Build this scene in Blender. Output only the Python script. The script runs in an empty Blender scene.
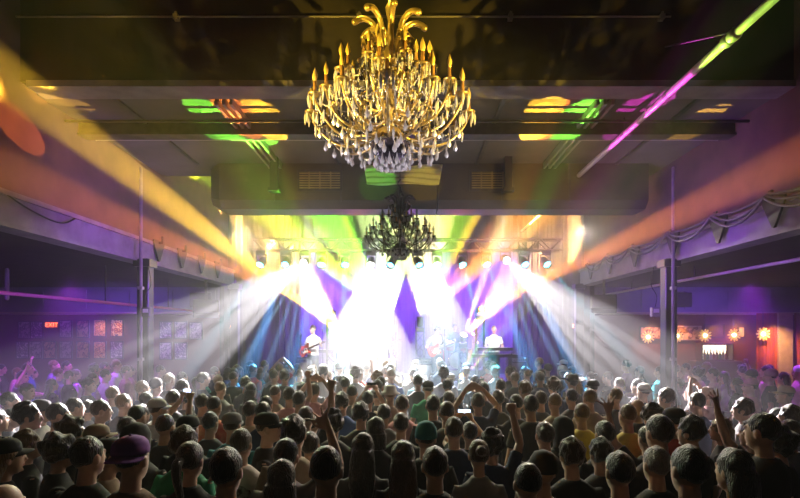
import bpy, math, random
from mathutils import Vector, Matrix, noise
R = math.radians
rng = random.Random(7)
scene = bpy.context.scene
COL = scene.collection
# ---- the camera's own numbers: focal length in pixels, where the horizon crosses, eye height
F, CX, CY, EYE = 521.0, 407.0, 331.0, 2.5
def P(x, y, d):
    return Vector(((x - CX) / F * d, d, EYE + (CY - y) / F * d))

# ============================================================ materials
def principled(name, col, rough=.6, metal=0., spec=.5):
    m = bpy.data.materials.new(name); m.use_nodes = True
    b = m.node_tree.nodes['Principled BSDF']
    b.inputs['Base Color'].default_value = (*col, 1)
    b.inputs['Roughness'].default_value = rough
    b.inputs['Metallic'].default_value = metal
    b.inputs['Specular IOR Level'].default_value = spec
    return m
def noisy(name, c0, c1, scale=6., rough=.7, metal=0., bump=.0, detail=5., stretch=(1, 1, 1)):
    """two-tone worn surface with its own grain"""
    m = principled(name, c0, rough, metal); nt = m.node_tree; N = nt.nodes; L = nt.links
    b = N['Principled BSDF']
    tc = N.new('ShaderNodeTexCoord'); mp = N.new('ShaderNodeMapping'); mp.inputs['Scale'].default_value = stretch
    nz = N.new('ShaderNodeTexNoise'); nz.inputs['Scale'].default_value = scale; nz.inputs['Detail'].default_value = detail
    rp = N.new('ShaderNodeValToRGB'); rp.color_ramp.elements[0].position = .35; rp.color_ramp.elements[1].position = .7
    rp.color_ramp.elements[0].color = (*c0, 1); rp.color_ramp.elements[1].color = (*c1, 1)
    L.new(tc.outputs['Object'], mp.inputs['Vector']); L.new(mp.outputs[0], nz.inputs['Vector'])
    L.new(nz.outputs['Fac'], rp.inputs['Fac']); L.new(rp.outputs[0], b.inputs['Base Color'])
    if bump:
        bp = N.new('ShaderNodeBump'); bp.inputs['Strength'].default_value = bump; bp.inputs['Distance'].default_value = .02
        L.new(nz.outputs['Fac'], bp.inputs['Height']); L.new(bp.outputs[0], b.inputs['Normal'])
    return m
def glow(name, col, strength):
    m = principled(name, col); b = m.node_tree.nodes['Principled BSDF']
    b.inputs['Emission Color'].default_value = (*col, 1); b.inputs['Emission Strength'].default_value = strength
    return m
def fabric(name, c, rough=.9, v=.85):
    return noisy(name, c, tuple(x * v for x in c), 18, rough, 0, .12)

# ============================================================ geometry helpers
class G:
    def __init__(s): s.v = []; s.f = []; s.sm = []
    def add(s, vs, fs, smooth=True, M=None):
        o = len(s.v)
        s.v += [tuple(M @ Vector(p)) if M is not None else tuple(p) for p in vs]
        s.f += [tuple(i + o for i in f) for f in fs]; s.sm += [smooth] * len(fs)
        return s
    def box(s, a, b, M=None, bev=0.):
        (x0, y0, z0), (x1, y1, z1) = a, b
        x0, x1 = min(x0, x1), max(x0, x1); y0, y1 = min(y0, y1), max(y0, y1); z0, z1 = min(z0, z1), max(z0, z1)
        if bev <= 0:
            v = [(x, y, z) for x in (x0, x1) for y in (y0, y1) for z in (z0, z1)]
            return s.add(v, [(0, 1, 3, 2), (4, 6, 7, 5), (0, 4, 5, 1), (2, 3, 7, 6), (0, 2, 6, 4), (1, 5, 7, 3)], False, M)
        e = bev
        def ring(i, z): return [(x0 + e + i, y0 + i, z), (x1 - e - i, y0 + i, z), (x1 - i, y0 + e + i, z), (x1 - i, y1 - e - i, z), (x1 - e - i, y1 - i, z), (x0 + e + i, y1 - i, z), (x0 + i, y1 - e - i, z), (x0 + i, y0 + e + i, z)]
        rs = [ring(e * .6, z0), ring(0, z0 + e), ring(0, z1 - e), ring(e * .6, z1)]
        v = sum(rs, []); f = [tuple(range(7, -1, -1)), tuple(range(24, 32))]
        for k in range(3):
            for i in range(8): j = (i + 1) % 8; f.append((k * 8 + i, k * 8 + j, k * 8 + 8 + j, k * 8 + 8 + i))
        return s.add(v, f, False, M)
    def tube(s, path, rad, n=10, rounded=True, M=None, up=None, smooth=True):
        """swept tube; rad: number, list of numbers or list of (across, along-up) pairs"""
        p = [Vector(q) for q in path]
        if not isinstance(rad, (list, tuple)): rad = [rad] * len(p)
        rad = [(r, r) if not isinstance(r, (list, tuple)) else r for r in rad]
        if rounded:
            t0 = (p[0] - p[1]).normalized(); t1 = (p[-1] - p[-2]).normalized(); a = min(rad[0]); b = min(rad[-1])
            sc = lambda r, k: (r[0] * k, r[1] * k)
            p = [p[0] + t0 * a * .8, p[0] + t0 * a * .45] + p + [p[-1] + t1 * b * .45, p[-1] + t1 * b * .8]
            rad = [sc(rad[0], .5), sc(rad[0], .86)] + rad + [sc(rad[-1], .86), sc(rad[-1], .5)]
        T = []
        for i in range(len(p)):
            t = p[min(i + 1, len(p) - 1)] - p[max(i - 1, 0)]
            T.append(t.normalized() if t.length > 1e-9 else Vector((0, 0, 1)))
        u = Vector(up) if up is not None else (Vector((0, 0, 1)) if abs(T[0].z) < .9 else Vector((0, 1, 0)))
        vs = []
        for i in range(len(p)):
            u = (u - T[i] * u.dot(T[i]))
            u = u.normalized() if u.length > 1e-6 else T[i].orthogonal().normalized()
            w = T[i].cross(u)
            for k in range(n):
                a = 2 * math.pi * k / n
                vs.append(p[i] + w * (math.cos(a) * rad[i][0]) + u * (math.sin(a) * rad[i][1]))
        fs = [tuple(range(n - 1, -1, -1)), tuple((len(p) - 1) * n + k for k in range(n))]
        for i in range(len(p) - 1):
            for k in range(n):
                j = (k + 1) % n; fs.append((i * n + k, i * n + j, i * n + n + j, i * n + n + k))
        return s.add(vs, fs, smooth, M)
    def lathe(s, prof, n=14, M=None, smooth=True):
        """profile of (radius, z) turned about z, ends closed"""
        vs = []
        for r, z in prof:
            for k in range(n):
                a = 2 * math.pi * k / n; vs.append((math.cos(a) * r, math.sin(a) * r, z))
        m = len(prof); fs = [tuple(range(n - 1, -1, -1)), tuple((m - 1) * n + k for k in range(n))]
        for i in range(m - 1):
            for k in range(n):
                j = (k + 1) % n; fs.append((i * n + k, i * n + j, i * n + n + j, i * n + n + k))
        return s.add(vs, fs, smooth, M)
    def ell(s, c, r, seg=14, rings=9, M=None):
        vs = []; m = rings
        for i in range(m + 1):
            t = math.pi * (i + .02 * (i == 0) - .02 * (i == m)) / m
            for k in range(seg):
                a = 2 * math.pi * k / seg
                vs.append((c[0] + r[0] * math.sin(t) * math.cos(a), c[1] + r[1] * math.sin(t) * math.sin(a), c[2] - r[2] * math.cos(t)))
        fs = [tuple(range(seg - 1, -1, -1)), tuple(m * seg + k for k in range(seg))]
        for i in range(m):
            for k in range(seg):
                j = (k + 1) % seg; fs.append((i * seg + k, i * seg + j, i * seg + seg + j, i * seg + seg + k))
        return s.add(vs, fs, True, M)
    def loft(s, levels, n=20, sq=2.3):
        """stack of (z, cx, cy, rx, ry) rounded sections"""
        vs = []
        for z, cx, cy, rx, ry in levels:
            for k in range(n):
                a = 2 * math.pi * k / n; c, d = math.cos(a), math.sin(a)
                q = (abs(c) ** sq + abs(d) ** sq) ** (-1 / sq)
                vs.append((cx + rx * c * q, cy + ry * d * q, z))
        m = len(levels); fs = [tuple(range(n - 1, -1, -1)), tuple((m - 1) * n + k for k in range(n))]
        for i in range(m - 1):
            for k in range(n):
                j = (k + 1) % n; fs.append((i * n + k, i * n + j, i * n + n + j, i * n + n + k))
        return s.add(vs, fs)
    def prism(s, poly, t, M=None):
        """outline in xz, thickness t along y"""
        n = len(poly); v = [(x, 0, z) for x, z in poly] + [(x, t, z) for x, z in poly]
        f = [tuple(range(n)), tuple(range(2 * n - 1, n - 1, -1))] + [(i, i + n, (i + 1) % n + n, (i + 1) % n) for i in range(n)]
        return s.add(v, f, False, M)
    def mesh(s, name):
        me = bpy.data.meshes.new(name); me.from_pydata(s.v, [], s.f); me.update()
        me.polygons.foreach_set('use_smooth', s.sm)
        return me
    def jitter(s, amp, freq, keep=None):
        for i, p in enumerate(s.v):
            q = Vector(p)
            if keep and keep(q): continue
            s.v[i] = tuple(q + noise.noise_vector(q * freq) * amp)
        return s
def put(name, me, m=None, parent=None, loc=None):
    if isinstance(me, G): me = me.mesh(name)
    if m is not None:
        me.materials.clear(); me.materials.append(m)
    o = bpy.data.objects.new(name, me); COL.objects.link(o)
    if parent is not None: o.parent = parent
    if loc is not None: o.location = loc
    return o
def tag(o, label, cat, group=None, kind=None):
    if label: o['label'] = label
    if cat: o['category'] = cat
    if group: o['group'] = group
    if kind: o['kind'] = kind
    return o
def struct(name, g, m):
    o = put(name, g, m); o['kind'] = 'structure'; return o
def empty(name, loc=(0, 0, 0), rz=0., label=None, cat=None, group=None):
    o = bpy.data.objects.new(name, None); COL.objects.link(o); o.location = loc; o.rotation_euler = (0, 0, rz)
    o.empty_display_size = .1
    return tag(o, label, cat, group)
def kids(o): return KIDS.get(o.name, None) or [c for c in COL.objects if c.parent == o]
KIDS = {}
def copy_tree(o, parent=None):
    c = o.copy(); COL.objects.link(c)
    if parent is not None: c.parent = parent
    for ch in [k for k in o.children]: copy_tree(ch, c)
    return c
def aim(p, t): return (Vector(t) - Vector(p)).to_track_quat('-Z', 'Y')
def catenary(a, b, sag, n=10):
    a, b = Vector(a), Vector(b); return [a.lerp(b, i / n) - Vector((0, 0, sag * 4 * (i / n) * (1 - i / n))) for i in range(n + 1)]
def bez(pts, n=8):
    """smooth curve through points"""
    p = [Vector(q) for q in pts]; out = []
    for i in range(len(p) - 1):
        p0 = p[max(i - 1, 0)]; p1 = p[i]; p2 = p[i + 1]; p3 = p[min(i + 2, len(p) - 1)]
        for k in range(n):
            t = k / n
            out.append(.5 * ((2 * p1) + (p2 - p0) * t + (2 * p0 - 5 * p1 + 4 * p2 - p3) * t * t + (3 * p1 - p0 - 3 * p2 + p3) * t ** 3))
    out.append(p[-1]); return out
# ============================================================ the hall
M_plaster = noisy('wall plaster', (.15, .085, .07), (.095, .055, .05), 2.2, .9, 0, .25)
M_dark = noisy('dark painted ceiling', (.020, .018, .018), (.035, .030, .028), 3, .8, 0, .2)
M_beam = noisy('dark painted bulkhead', (.034, .026, .022), (.024, .018, .016), 1.5, .85, 0, .15, stretch=(3, 3, .6))
M_fascia = noisy('worn grey fascia paint', (.30, .28, .30), (.20, .18, .20), 4, .75, 0, .2)
M_floor = noisy('dark concrete floor', (.05, .045, .045), (.03, .028, .028), 3, .5)
M_steel = noisy('painted steel', (.10, .09, .10), (.06, .055, .06), 8, .45, .6)
M_black = noisy('matt black', (.012, .012, .013), (.02, .02, .021), 12, .6)
M_blackgloss = principled('black enamel', (.012, .012, .014), .3)
M_pipe = principled('pale painted pipe', (.62, .58, .56), .35, .1)
M_conduit = principled('grey conduit', (.40, .36, .35), .4, .3)
M_panel = noisy('ceiling panel', (.17, .15, .14), (.11, .10, .09), 1.4, .8, 0, .12)
M_duct = noisy('dull duct metal', (.085, .07, .05), (.06, .05, .04), 3, .5, .35, .1)
M_chrome = principled('bright metal', (.8, .8, .82), .22, 1.)
M_wood = noisy('dark stained wood', (.10, .045, .022), (.06, .028, .015), 8, .45, 0, .05, stretch=(1, 1, .2))
M_redwall = noisy('dark red wall paint', (.16, .045, .035), (.11, .03, .026), 3, .8)
M_purpleband = noisy('lavender header paint', (.20, .17, .26), (.15, .13, .20), 2, .8)
M_drape = noisy('purple grey stage drape', (.16, .13, .22), (.08, .065, .11), 3.5, .95, 0, .3, stretch=(6, 6, .3))
M_blackdrape = noisy('black drape', (.015, .013, .016), (.03, .027, .03), 4, .95, 0, .3, stretch=(6, 6, .3))

HW = 4.9                      # half width of the hall between the upper walls
struct('floor', G().box((-12.4, -3, -.2), (12.4, 20, 0)), M_floor)
struct('ceiling_near', G().box((-7, -3, 8), (7, 6.6, 8.2)), M_dark)
struct('ceiling_panelled', G().box((-HW, 6.9, 5.62), (HW, 10.5, 5.8)), M_panel)
struct('ceiling_stage', G().box((-HW - .2, 10.5, 7.3), (HW + .2, 20, 7.5)), M_dark)
struct('wall_above_duct', G().box((-HW, 10.4, 5.8), (HW, 10.5, 7.4)), M_dark)
struct('wall_left', G().box((-HW - .2, -3, 3.72), (-HW, 20, 8)), M_plaster)
struct('wall_right', G().box((HW, -3, 3.72), (HW + .2, 20, 8)), M_plaster)
struct('wall_near', G().box((-12.4, -3.2, 0), (12.4, -3, 8.2)), M_dark)
struct('wall_stage', G().box((-HW - .2, 19.6, 0), (HW + .2, 19.8, 7.5)), M_dark)
# the deep bulkhead across the hall, with its lighter soffit edge
struct('beam_bulkhead', G().box((-HW, 6.6, 5.66), (HW, 6.9, 8)), M_beam)
struct('trim_bulkhead', G().box((-HW + .1, 6.56, 5.58), (HW, 6.92, 5.66)), M_fascia)
for sgn, nm in ((-1, 'left'), (1, 'right')):
    # fascia beam the columns carry
    struct('trim_fascia_' + nm, G().box((sgn * 4.62, -3, 3.72), (sgn * HW, 13.9, 4.10)).box((sgn * 4.58, -3, 4.06), (sgn * HW, 13.9, 4.12)).box((sgn * 4.59, -3, 3.70), (sgn * HW, 13.9, 3.75)), M_fascia)
    struct('ceiling_aisle_' + nm, G().box((sgn * HW, -3, 3.70), (sgn * 12.4, 16, 3.85)), M_dark)
    struct('wall_aisle_' + nm, G().box((sgn * 12.2, -3, 0), (sgn * 12.4, 16, 3.7)), M_redwall)
    struct('wall_end_' + nm, G().box((sgn * HW, 15.6, 0), (sgn * 12.4, 15.8, 3.7)), M_redwall)
    struct('wall_wing_' + nm, G().box((sgn * HW, 13.95, 0), (sgn * (HW + .12), 19.6, 3.72)), M_dark)
    # header over the end of the aisle: framed panels
    g = G().box((sgn * (HW + .15), 14.3, 3.02), (sgn * 12.2, 14.5, 3.7))
    for k in range(6):
        x0 = sgn * (HW + .35 + k * 1.18); g.box((x0, 14.26, 3.1), (x0 + sgn * 1.0, 14.3, 3.62))
    struct('trim_header_' + nm, g, M_purpleband)
    struct('trim_soffit_' + nm, G().box((sgn * (HW + .15), 14.28, 2.98), (sgn * 12.2, 15.6, 3.02)), noisy('soffit board', (.45, .38, .30), (.36, .30, .24), 3, .7))
    for k, d in enumerate((4.5, 9.0, 13.7)):
        c = struct('column_' + nm, G().box((sgn * 4.42, d - .1, 0), (sgn * 4.62, d + .1, 3.74), bev=.01).box((sgn * 4.38, d - .14, 3.60), (sgn * 4.66, d + .14, 3.72)).box((sgn * 4.36, d - .16, 0), (sgn * 4.68, d + .16, .06)), M_blackgloss)
    if True:  # pipe rising from each far column up the wall
        x = sgn * 4.40
        tag(put('conduit_riser', G().tube([(sgn * 4.49, 8.79, 1.1), (sgn * 4.49, 8.79, 5.25)], .028, 8).box((sgn * 4.45, 8.75, 2.0), (sgn * 4.53, 8.83, 2.05)).box((sgn * 4.45, 8.75, 3.2), (sgn * 4.53, 8.83, 3.25)), M_fascia),
            'pale conduit running up the black column ' + ('by the framed posters' if sgn < 0 else 'before the bar'), 'conduit')
# ceiling purlins and cross pipes behind the bulkhead
tag(put('cross_pipe', G().tube([(-HW + .02, 7.45, 5.50), (HW - .02, 7.45, 5.50)], .022, 8), M_steel), 'thin dark pipe across the panelled ceiling just behind the bulkhead', 'pipe')
tag(put('cross_beam', G().box((-HW, 7.78, 5.44), (HW, 7.92, 5.62)).box((-HW, 7.74, 5.42), (HW, 7.96, 5.45)), M_steel), 'dark steel cross beam under the panelled ceiling', 'beam')
tag(put('cross_rail', G().box((-HW, 8.14, 5.50), (HW, 8.22, 5.53)), M_conduit), 'pale thin rail across the ceiling behind the steel cross beam', 'rail')
for sgn in (-1, 1):
    g = G()
    x = sgn * 2.55
    for q in range(3): g.box((x + q * .1 - .02, 6.95, 5.52), (x + q * .1 + .02, 9.75, 5.62))
    tag(put('ceiling_runner', g, M_conduit), 'bundle of straight runners along the ceiling toward the ' + ('green lit corner of the duct' if sgn < 0 else 'long sprinkler pipe'), 'runner')
    tag(put('hanger_post', G().box((sgn * 2.1 - .35, 9.3, 5.0), (sgn * 2.1 - .22, 9.42, 5.62)).box((sgn * 2.1 - .38, 9.27, 5.0), (sgn * 2.1 - .19, 9.45, 5.06)), M_black), 'short black hanger post in front of the duct ' + ('on the green lit side' if sgn < 0 else 'on the yellow lit side'), 'post')
# panel joints
for k, x in enumerate((-3.9, -1.3, 1.3, 3.9)):
    tag(put('ceiling_batten', G().box((x - .03, 6.95, 5.59), (x + .03, 9.7, 5.625)), M_steel), None, None, None, 'structure')
# thin conduit high on the bulkhead's face
cd = empty('bulkhead_conduit', (0, 6.53, 6.44), 0, 'thin pinkish conduit running straight across the top of the bulkhead', 'conduit')
put('tube', G().tube([(-HW, 0, 0), (HW - 1.6, 0, 0)], .012, 8), M_conduit, cd)
for x in (-2.9, -.6, 1.3, 3.2): put('clip', G().box((x - .03, -.02, -.03), (x + .03, .06, .03)).tube([(x, 0, -.03), (x, 0, .05)], .02, 8), M_conduit, cd)
# long sprinkler pipe
sp = empty('sprinkler_pipe', (3.17, 2, 5.37), 0, 'long pale sprinkler pipe running from overhead to the stage', 'pipe')
put('tube', G().tube([(0, 0, 0), (0, 7.6, 0)], .043, 12), M_pipe, sp)
tag(put('sprinkler_pipe', G().tube([(3.17, 10.6, 5.27), (3.17, 14.4, 5.27)], .03, 12), M_pipe), 'short lit length of pale pipe past the duct, above the stage lights', 'pipe')
for q, y in enumerate((3.15, 3.05, 4.35, 5.6)):
    put('coupling', G().tube([(0, y - .03, 0), (0, y + .03, 0)], .062 if q < 2 else .05, 12), M_conduit, sp)
put('hanger', G().tube([(0, 3.1, .05), (0, 4.4, .62)], .010, 6), M_steel, sp)
put('hanger', G().tube([(0, 5.6, .04), (0, 5.6, .24)], .010, 6), M_steel, sp)
# the ventilation duct, in two runs either side of the cloth
def duct(x0, x1, label, gx, tips):
    r = empty('ventilation_duct', ((x0 + x1) / 2, 9.7, 4.8), 0, label, 'duct', 'ventilation duct runs')
    c = (x0 + x1) / 2; h = (x1 - x0) / 2; ch = .14
    g = G(); pts = [(0, 0), (.8, 0), (.8, .82), (0, .82)]
    pts = [(ch, 0), (.66, 0), (.8, ch), (.8, .82), (0, .82), (0, ch)]
    n = len(pts); vs = []
    for x, k in ((-h, .8 if tips[0] else 1), (-h + .18, 1), (h - .18, 1), (h, .8 if tips[1] else 1)):
        vs += [(x, .4 + (y - .4) * k, .41 + (z - .41) * k) for y, z in pts]
    fs = [tuple(range(n)), tuple(3 * n + i for i in range(n - 1, -1, -1))] + [(k * n + i, k * n + n + i, k * n + n + (i + 1) % n, k * n + (i + 1) % n) for k in range(3) for i in range(n)]
    g.add(vs, fs, False); put('casing', g, M_duct, r)
    sx = -h + 1.2
    while sx < h - .3:
        put('seam', G().box((sx - .02, -.012, .12), (sx + .02, .01, .82)), M_steel, r); sx += 1.25
    fr = put('vent_frame', G().box((gx - c - .42, -.03, .30), (gx - c + .42, 0, .34)).box((gx - c - .42, -.03, .66), (gx - c + .42, 0, .70)).box((gx - c - .42, -.03, .34), (gx - c - .38, 0, .66)).box((gx - c + .38, -.03, .34), (gx - c + .42, 0, .66)), M_steel, r)
    g = G()
    for q in range(7): g.box((gx - c - .38, -.022, .355 + q * .045), (gx - c + .38, -.004, .373 + q * .045))
    for q in range(3): g.box((gx - c - .2 + q * .2 - .01, -.026, .34), (gx - c - .2 + q * .2 + .01, -.004, .66))
    put('vent_slats', g, noisy('vent slats with yellow light in colour', (.42, .34, .18), (.3, .24, .12), 6, .4, .5), fr)  # yellow light on the slats is put into their colour
    return r
duct(-3.68, .56, 'long dull metal duct hanging from the ceiling behind the creased cloth', P(320, 0, 9.7).x, (1, 0))
duct(.58, 4.5, 'long dull metal duct that reaches the wall on the sprinkler pipe side', P(492, 0, 9.7).x, (0, 0))
# translucent creased cloth stretched between the two runs
M_cloth = bpy.data.materials.new('translucent white cloth'); M_cloth.use_nodes = True
nt = M_cloth.node_tree; nt.nodes.clear()
_o = nt.nodes.new('ShaderNodeOutputMaterial'); _m = nt.nodes.new('ShaderNodeMixShader'); _d = nt.nodes.new('ShaderNodeBsdfDiffuse'); _t = nt.nodes.new('ShaderNodeBsdfTranslucent')
_d.inputs[0].default_value = (.7, .68, .63, 1); _t.inputs[0].default_value = (.7, .68, .63, 1); _m.inputs[0].default_value = .15
nt.links.new(_d.outputs[0], _m.inputs[1]); nt.links.new(_t.outputs[0], _m.inputs[2]); nt.links.new(_m.outputs[0], _o.inputs[0])
n, m = 40, 24; vs = []
for side in (0, 1):
    for j in range(m + 1):
        for i in range(n + 1):
            u, w = i / n, j / m
            x0 = -.80 + .06 * w; x1 = .66 - .07 * w
            z = 5.56 - .36 * w + .012 * math.sin(u * 9 + w * 3)
            y = 9.62 + .030 * math.sin(w * 24 + 1.5 * math.sin(u * 5)) + .012 * noise.noise(Vector((u * 6, w * 14, 0))) + side * .006
            vs.append((x0 + (x1 - x0) * u, y, z))
fs = []; Q = (n + 1) * (m + 1)
for j in range(m):
    for i in range(n):
        a = j * (n + 1) + i; fs += [(a, a + 1, a + n + 2, a + n + 1), (Q + a, Q + a + n + 1, Q + a + n + 2, Q + a + 1)]
bd = [i for i in range(n + 1)] + [j * (n + 1) + n for j in range(1, m + 1)] + [m * (n + 1) + i for i in range(n - 1, -1, -1)] + [j * (n + 1) for j in range(m - 1, 0, -1)]
for i in range(len(bd)):
    a, b = bd[i], bd[(i + 1) % len(bd)]; fs.append((a, a + Q, b + Q, b))
tag(put('ceiling_cloth', G().add(vs, fs), M_cloth), 'creased white cloth lit green and yellow across the front of the duct', 'cloth')
# gussets and the swagged cable bundles on the fascias
M_cable = fabric('cable jacket', (.10, .085, .11), .6)
def gusset(sgn, d, lab):
    M = Matrix.Translation((sgn * 4.60, d, 0)) @ Matrix.Rotation(0, 4, 'Z')
    g = G().prism([(-.20, 4.16), (.20, 4.16), (.20, 4.10), (.02, 3.78), (-.02, 3.78), (-.20, 4.10)], .03, Matrix.Translation((sgn * 4.56, d, 0)) @ Matrix.Rotation(R(90), 4, 'Z'))
    g.box((sgn * 4.50 - .015, d - .03, 4.10), (sgn * 4.50 + .015, d + .03, 4.24))
    g.box((sgn * 4.50, d - .03, 4.1), (sgn * 4.62, d + .03, 4.14))
    tag(put('gusset_bracket', g, M_black), lab, 'bracket', 'brackets on the fascia over the ' + ('poster' if sgn < 0 else 'bar') + ' side')
GR = [5.2, 6.45, 7.6, 8.9, 10.4, 11.7, 12.9]
for d in GR: gusset(1, d, 'black triangular bracket on the fascia carrying swagged cables')
GL = [9.6, 10.6, 11.6, 12.6]
for d in GL: gusset(-1, d, 'black triangular bracket on the fascia without cables over the poster aisle')
for k in range(len(GR) - 1):
    for q in range(3):
        a, b = GR[k], GR[k + 1]; dx = .01 + .03 * q
        tag(put('hanging_cable', G().tube(catenary((4.49 - dx, a, 4.20 - q * .025), (4.49 - dx, b, 4.20 - q * .025), .07 + .07 * q + rng.uniform(0, .03), 10), .019, 6), M_cable),
            'dark cable sagging between two brackets on the fascia', 'cable', 'cables swagged along the fascia')
tag(put('hanging_cable', G().tube(bez([(-4.60, 5.8, 4.13), (-4.58, 6.3, 3.98), (-4.58, 6.9, 3.93), (-4.60, 7.3, 4.11)]), .010, 6), M_black), 'thin loose cable looped on the fascia over the poster aisle', 'cable')
# rails hung under the two fascias, the poster side tube with pink light put into its colour
r = empty('hanging_rail', (5.3, 5, 3.47), 0, 'pale rail on drop rods along the aisle before the bar', 'rail')
put('tube', G().tube([(0, 0, 0), (0, 9, 0)], .028, 8), M_pipe, r)
for y in (1.9, 4.6, 7.3): put('drop_rod', G().tube([(0, y, .02), (0, y, .22)], .012, 6), M_steel, r)
r = empty('hanging_rail', (-5.5, 5, 3.02), 0, 'long thin tube lit pink along the poster aisle', 'rail')
put('tube', G().tube([(0, 0, 0), (0, 9, 0)], .028, 8), principled('glossy tube with pink light in colour', (.75, .18, .5), .35), r)
for y in (2, 4.5, 7): put('drop_rod', G().tube([(0, y, .02), (0, y, .67)], .012, 6), M_steel, r)
tag(put('hanging_tube', G().lathe([(.02, 0), (.035, .02), (.035, .55), (.02, .58)], 10, Matrix.Translation(P(7, 300, 9.5))).tube([P(7, 262, 9.5), P(7, 262, 9.5) + Vector((0, 0, .3))], .01, 6), M_fascia), 'pale upright tube hanging under the aisle ceiling at the poster side', 'tube')

# ============================================================ things on the end walls
def frame(x, y, w, h, d, art, label, cat='poster', grp=None, fm=None):
    """framed picture on a wall facing the hall: centre pixel, size in metres"""
    c = P(x, y, d); r = empty('framed_poster', c, 0, label, cat, grp)
    t = .025
    g = G().box((-w / 2 - t, -.03, -h / 2 - t), (w / 2 + t, .02, -h / 2)).box((-w / 2 - t, -.03, h / 2), (w / 2 + t, .02, h / 2 + t)).box((-w / 2 - t, -.03, -h / 2), (-w / 2, .02, h / 2)).box((w / 2, -.03, -h / 2), (w / 2 + t, .02, h / 2))
    put('frame', g, fm or M_black, r)
    put('print', G().box((-w / 2, -.012, -h / 2), (w / 2, .015, h / 2)), art, r)
    return r
def art(name, cols, scale, kind='noise'):
    m = principled(name, cols[0], .5); nt = m.node_tree; N = nt.nodes; L = nt.links; b = N['Principled BSDF']
    tc = N.new('ShaderNodeTexCoord'); tx = N.new('ShaderNodeTexNoise' if kind == 'noise' else 'ShaderNodeTexVoronoi'); tx.inputs['Scale'].default_value = scale
    L.new(tc.outputs['Object'], tx.inputs['Vector']); rp = N.new('ShaderNodeValToRGB'); cr = rp.color_ramp; cr.interpolation = 'CONSTANT'
    while len(cr.elements) < len(cols): cr.elements.new(.5)
    for i, c in enumerate(cols):
        cr.elements[i].position = (.0, .42, .5, .58, .66)[i] if kind == 'noise' else i / len(cols); cr.elements[i].color = (*c, 1)
    L.new(tx.outputs['Fac' if kind == 'noise' else 'Distance'], rp.inputs[0]); L.new(rp.outputs[0], b.inputs['Base Color'])
    return m
A1 = art('gold print', [(.75, .45, .12), (.15, .08, .03), (.85, .65, .3), (.5, .2, .06)], 14)
A2 = art('sunset print', [(.8, .55, .15), (.3, .06, .08), (.9, .75, .4), (.1, .1, .2)], 9, 'voronoi')
A3 = art('grey print', [(.30, .28, .28), (.12, .12, .13), (.45, .42, .42)], 10)
A4 = art('mauve print', [(.35, .28, .4), (.15, .1, .2), (.6, .5, .6)], 12, 'voronoi')
A5 = art('red print', [(.35, .12, .08), (.1, .03, .03), (.5, .3, .2)], 8)
DW = 15.57
L1 = [(25, 330, A3, 'faint grey framed poster, upper row, first from the open end of the aisle'), (37, 330, A4, 'faint mauve framed poster, upper row, beside the red exit sign'), (66, 329, A3, 'dim grey framed poster, upper row, past the red exit sign'), (83, 329, A5, 'dim reddish framed poster, upper row, beside the lit gold one'),
      (100, 328, A1, 'framed poster with gold pattern lit orange on the dark red wall'), (117, 328, A2, 'framed poster of yellow and red shapes lit orange nearest the black column')]
L2 = [(23, 350, A4, 'pale mauve poster, lower row, first from the open end of the aisle'), (36, 350, A3, 'pale grey poster, lower row, under the mauve one'), (50, 350, A5, 'dim red poster, lower row, under the exit sign'), (66, 350, A3, 'grey poster, lower row, under the dim grey one'), (83, 350, A5, 'red poster, lower row, under the dim reddish one'), (100, 350, A1, 'gold poster, lower row, under the lit gold one'), (117, 350, A4, 'mauve poster, lower row, nearest the black column')]
for x, y, a, l in L1 + L2: frame(x, y, .34, .48, DW, a, l, 'poster', 'framed posters on the aisle end wall')
for x, y, a, l in [(166, 330, A4, 'mauve framed poster past the black column, upper row'), (181, 330, A3, 'grey framed poster past the black column, upper row'), (166, 351, A3, 'grey framed poster past the black column, lower row'), (181, 351, A4, 'mauve framed poster past the black column, lower row'), (196, 331, A3, 'grey framed poster nearest the stage wing')]:
    frame(x, y, .34, .48, DW, a, l, 'poster', 'framed posters on the aisle end wall')
# exit signs
def exit_sign(p, col, label, s=1.):
    r = empty('exit_sign', p, 0, label, 'sign', 'exit signs')
    put('housing', G().box((-.19 * s, 0, -.11 * s), (.19 * s, .05, .11 * s), bev=.01), M_black, r)
    put('face', G().box((-.17 * s, -.012, -.09 * s), (.17 * s, 0, .09 * s)), glow('sign face ' + label[:3], tuple(c * .5 for c in col), .35), r)
    cu = bpy.data.curves.new('letters', 'FONT'); cu.body = 'EXIT'; cu.size = .17 * s; cu.align_x = 'CENTER'; cu.align_y = 'CENTER'; cu.extrude = .004; cu.space_character = 1.1
    o = bpy.data.objects.new('letters', cu); COL.objects.link(o); o.rotation_euler = (R(90), 0, 0); o.location = (0, -.02, 0); o.parent = r
    dg = bpy.context.evaluated_depsgraph_get(); me = bpy.data.meshes.new_from_object(o.evaluated_get(dg), depsgraph=dg); bpy.data.objects.remove(o)
    o = put('letters', me, glow('sign letters ' + label[:3], col, 5), r, (0, -.02, 0)); o.rotation_euler = (R(90), 0, 0); return r
exit_sign(P(52, 325, 15.5), (1, .16, .04), 'red lit exit sign among the framed posters')
exit_sign(P(577, 326, 13.88), (1, .25, .12), 'small lit exit sign by the stage on the bar side', .7)
exit_sign(P(235, 327, 13.88), (1, .35, .1), 'small lit exit sign by the stage on the poster side', .7)
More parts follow.
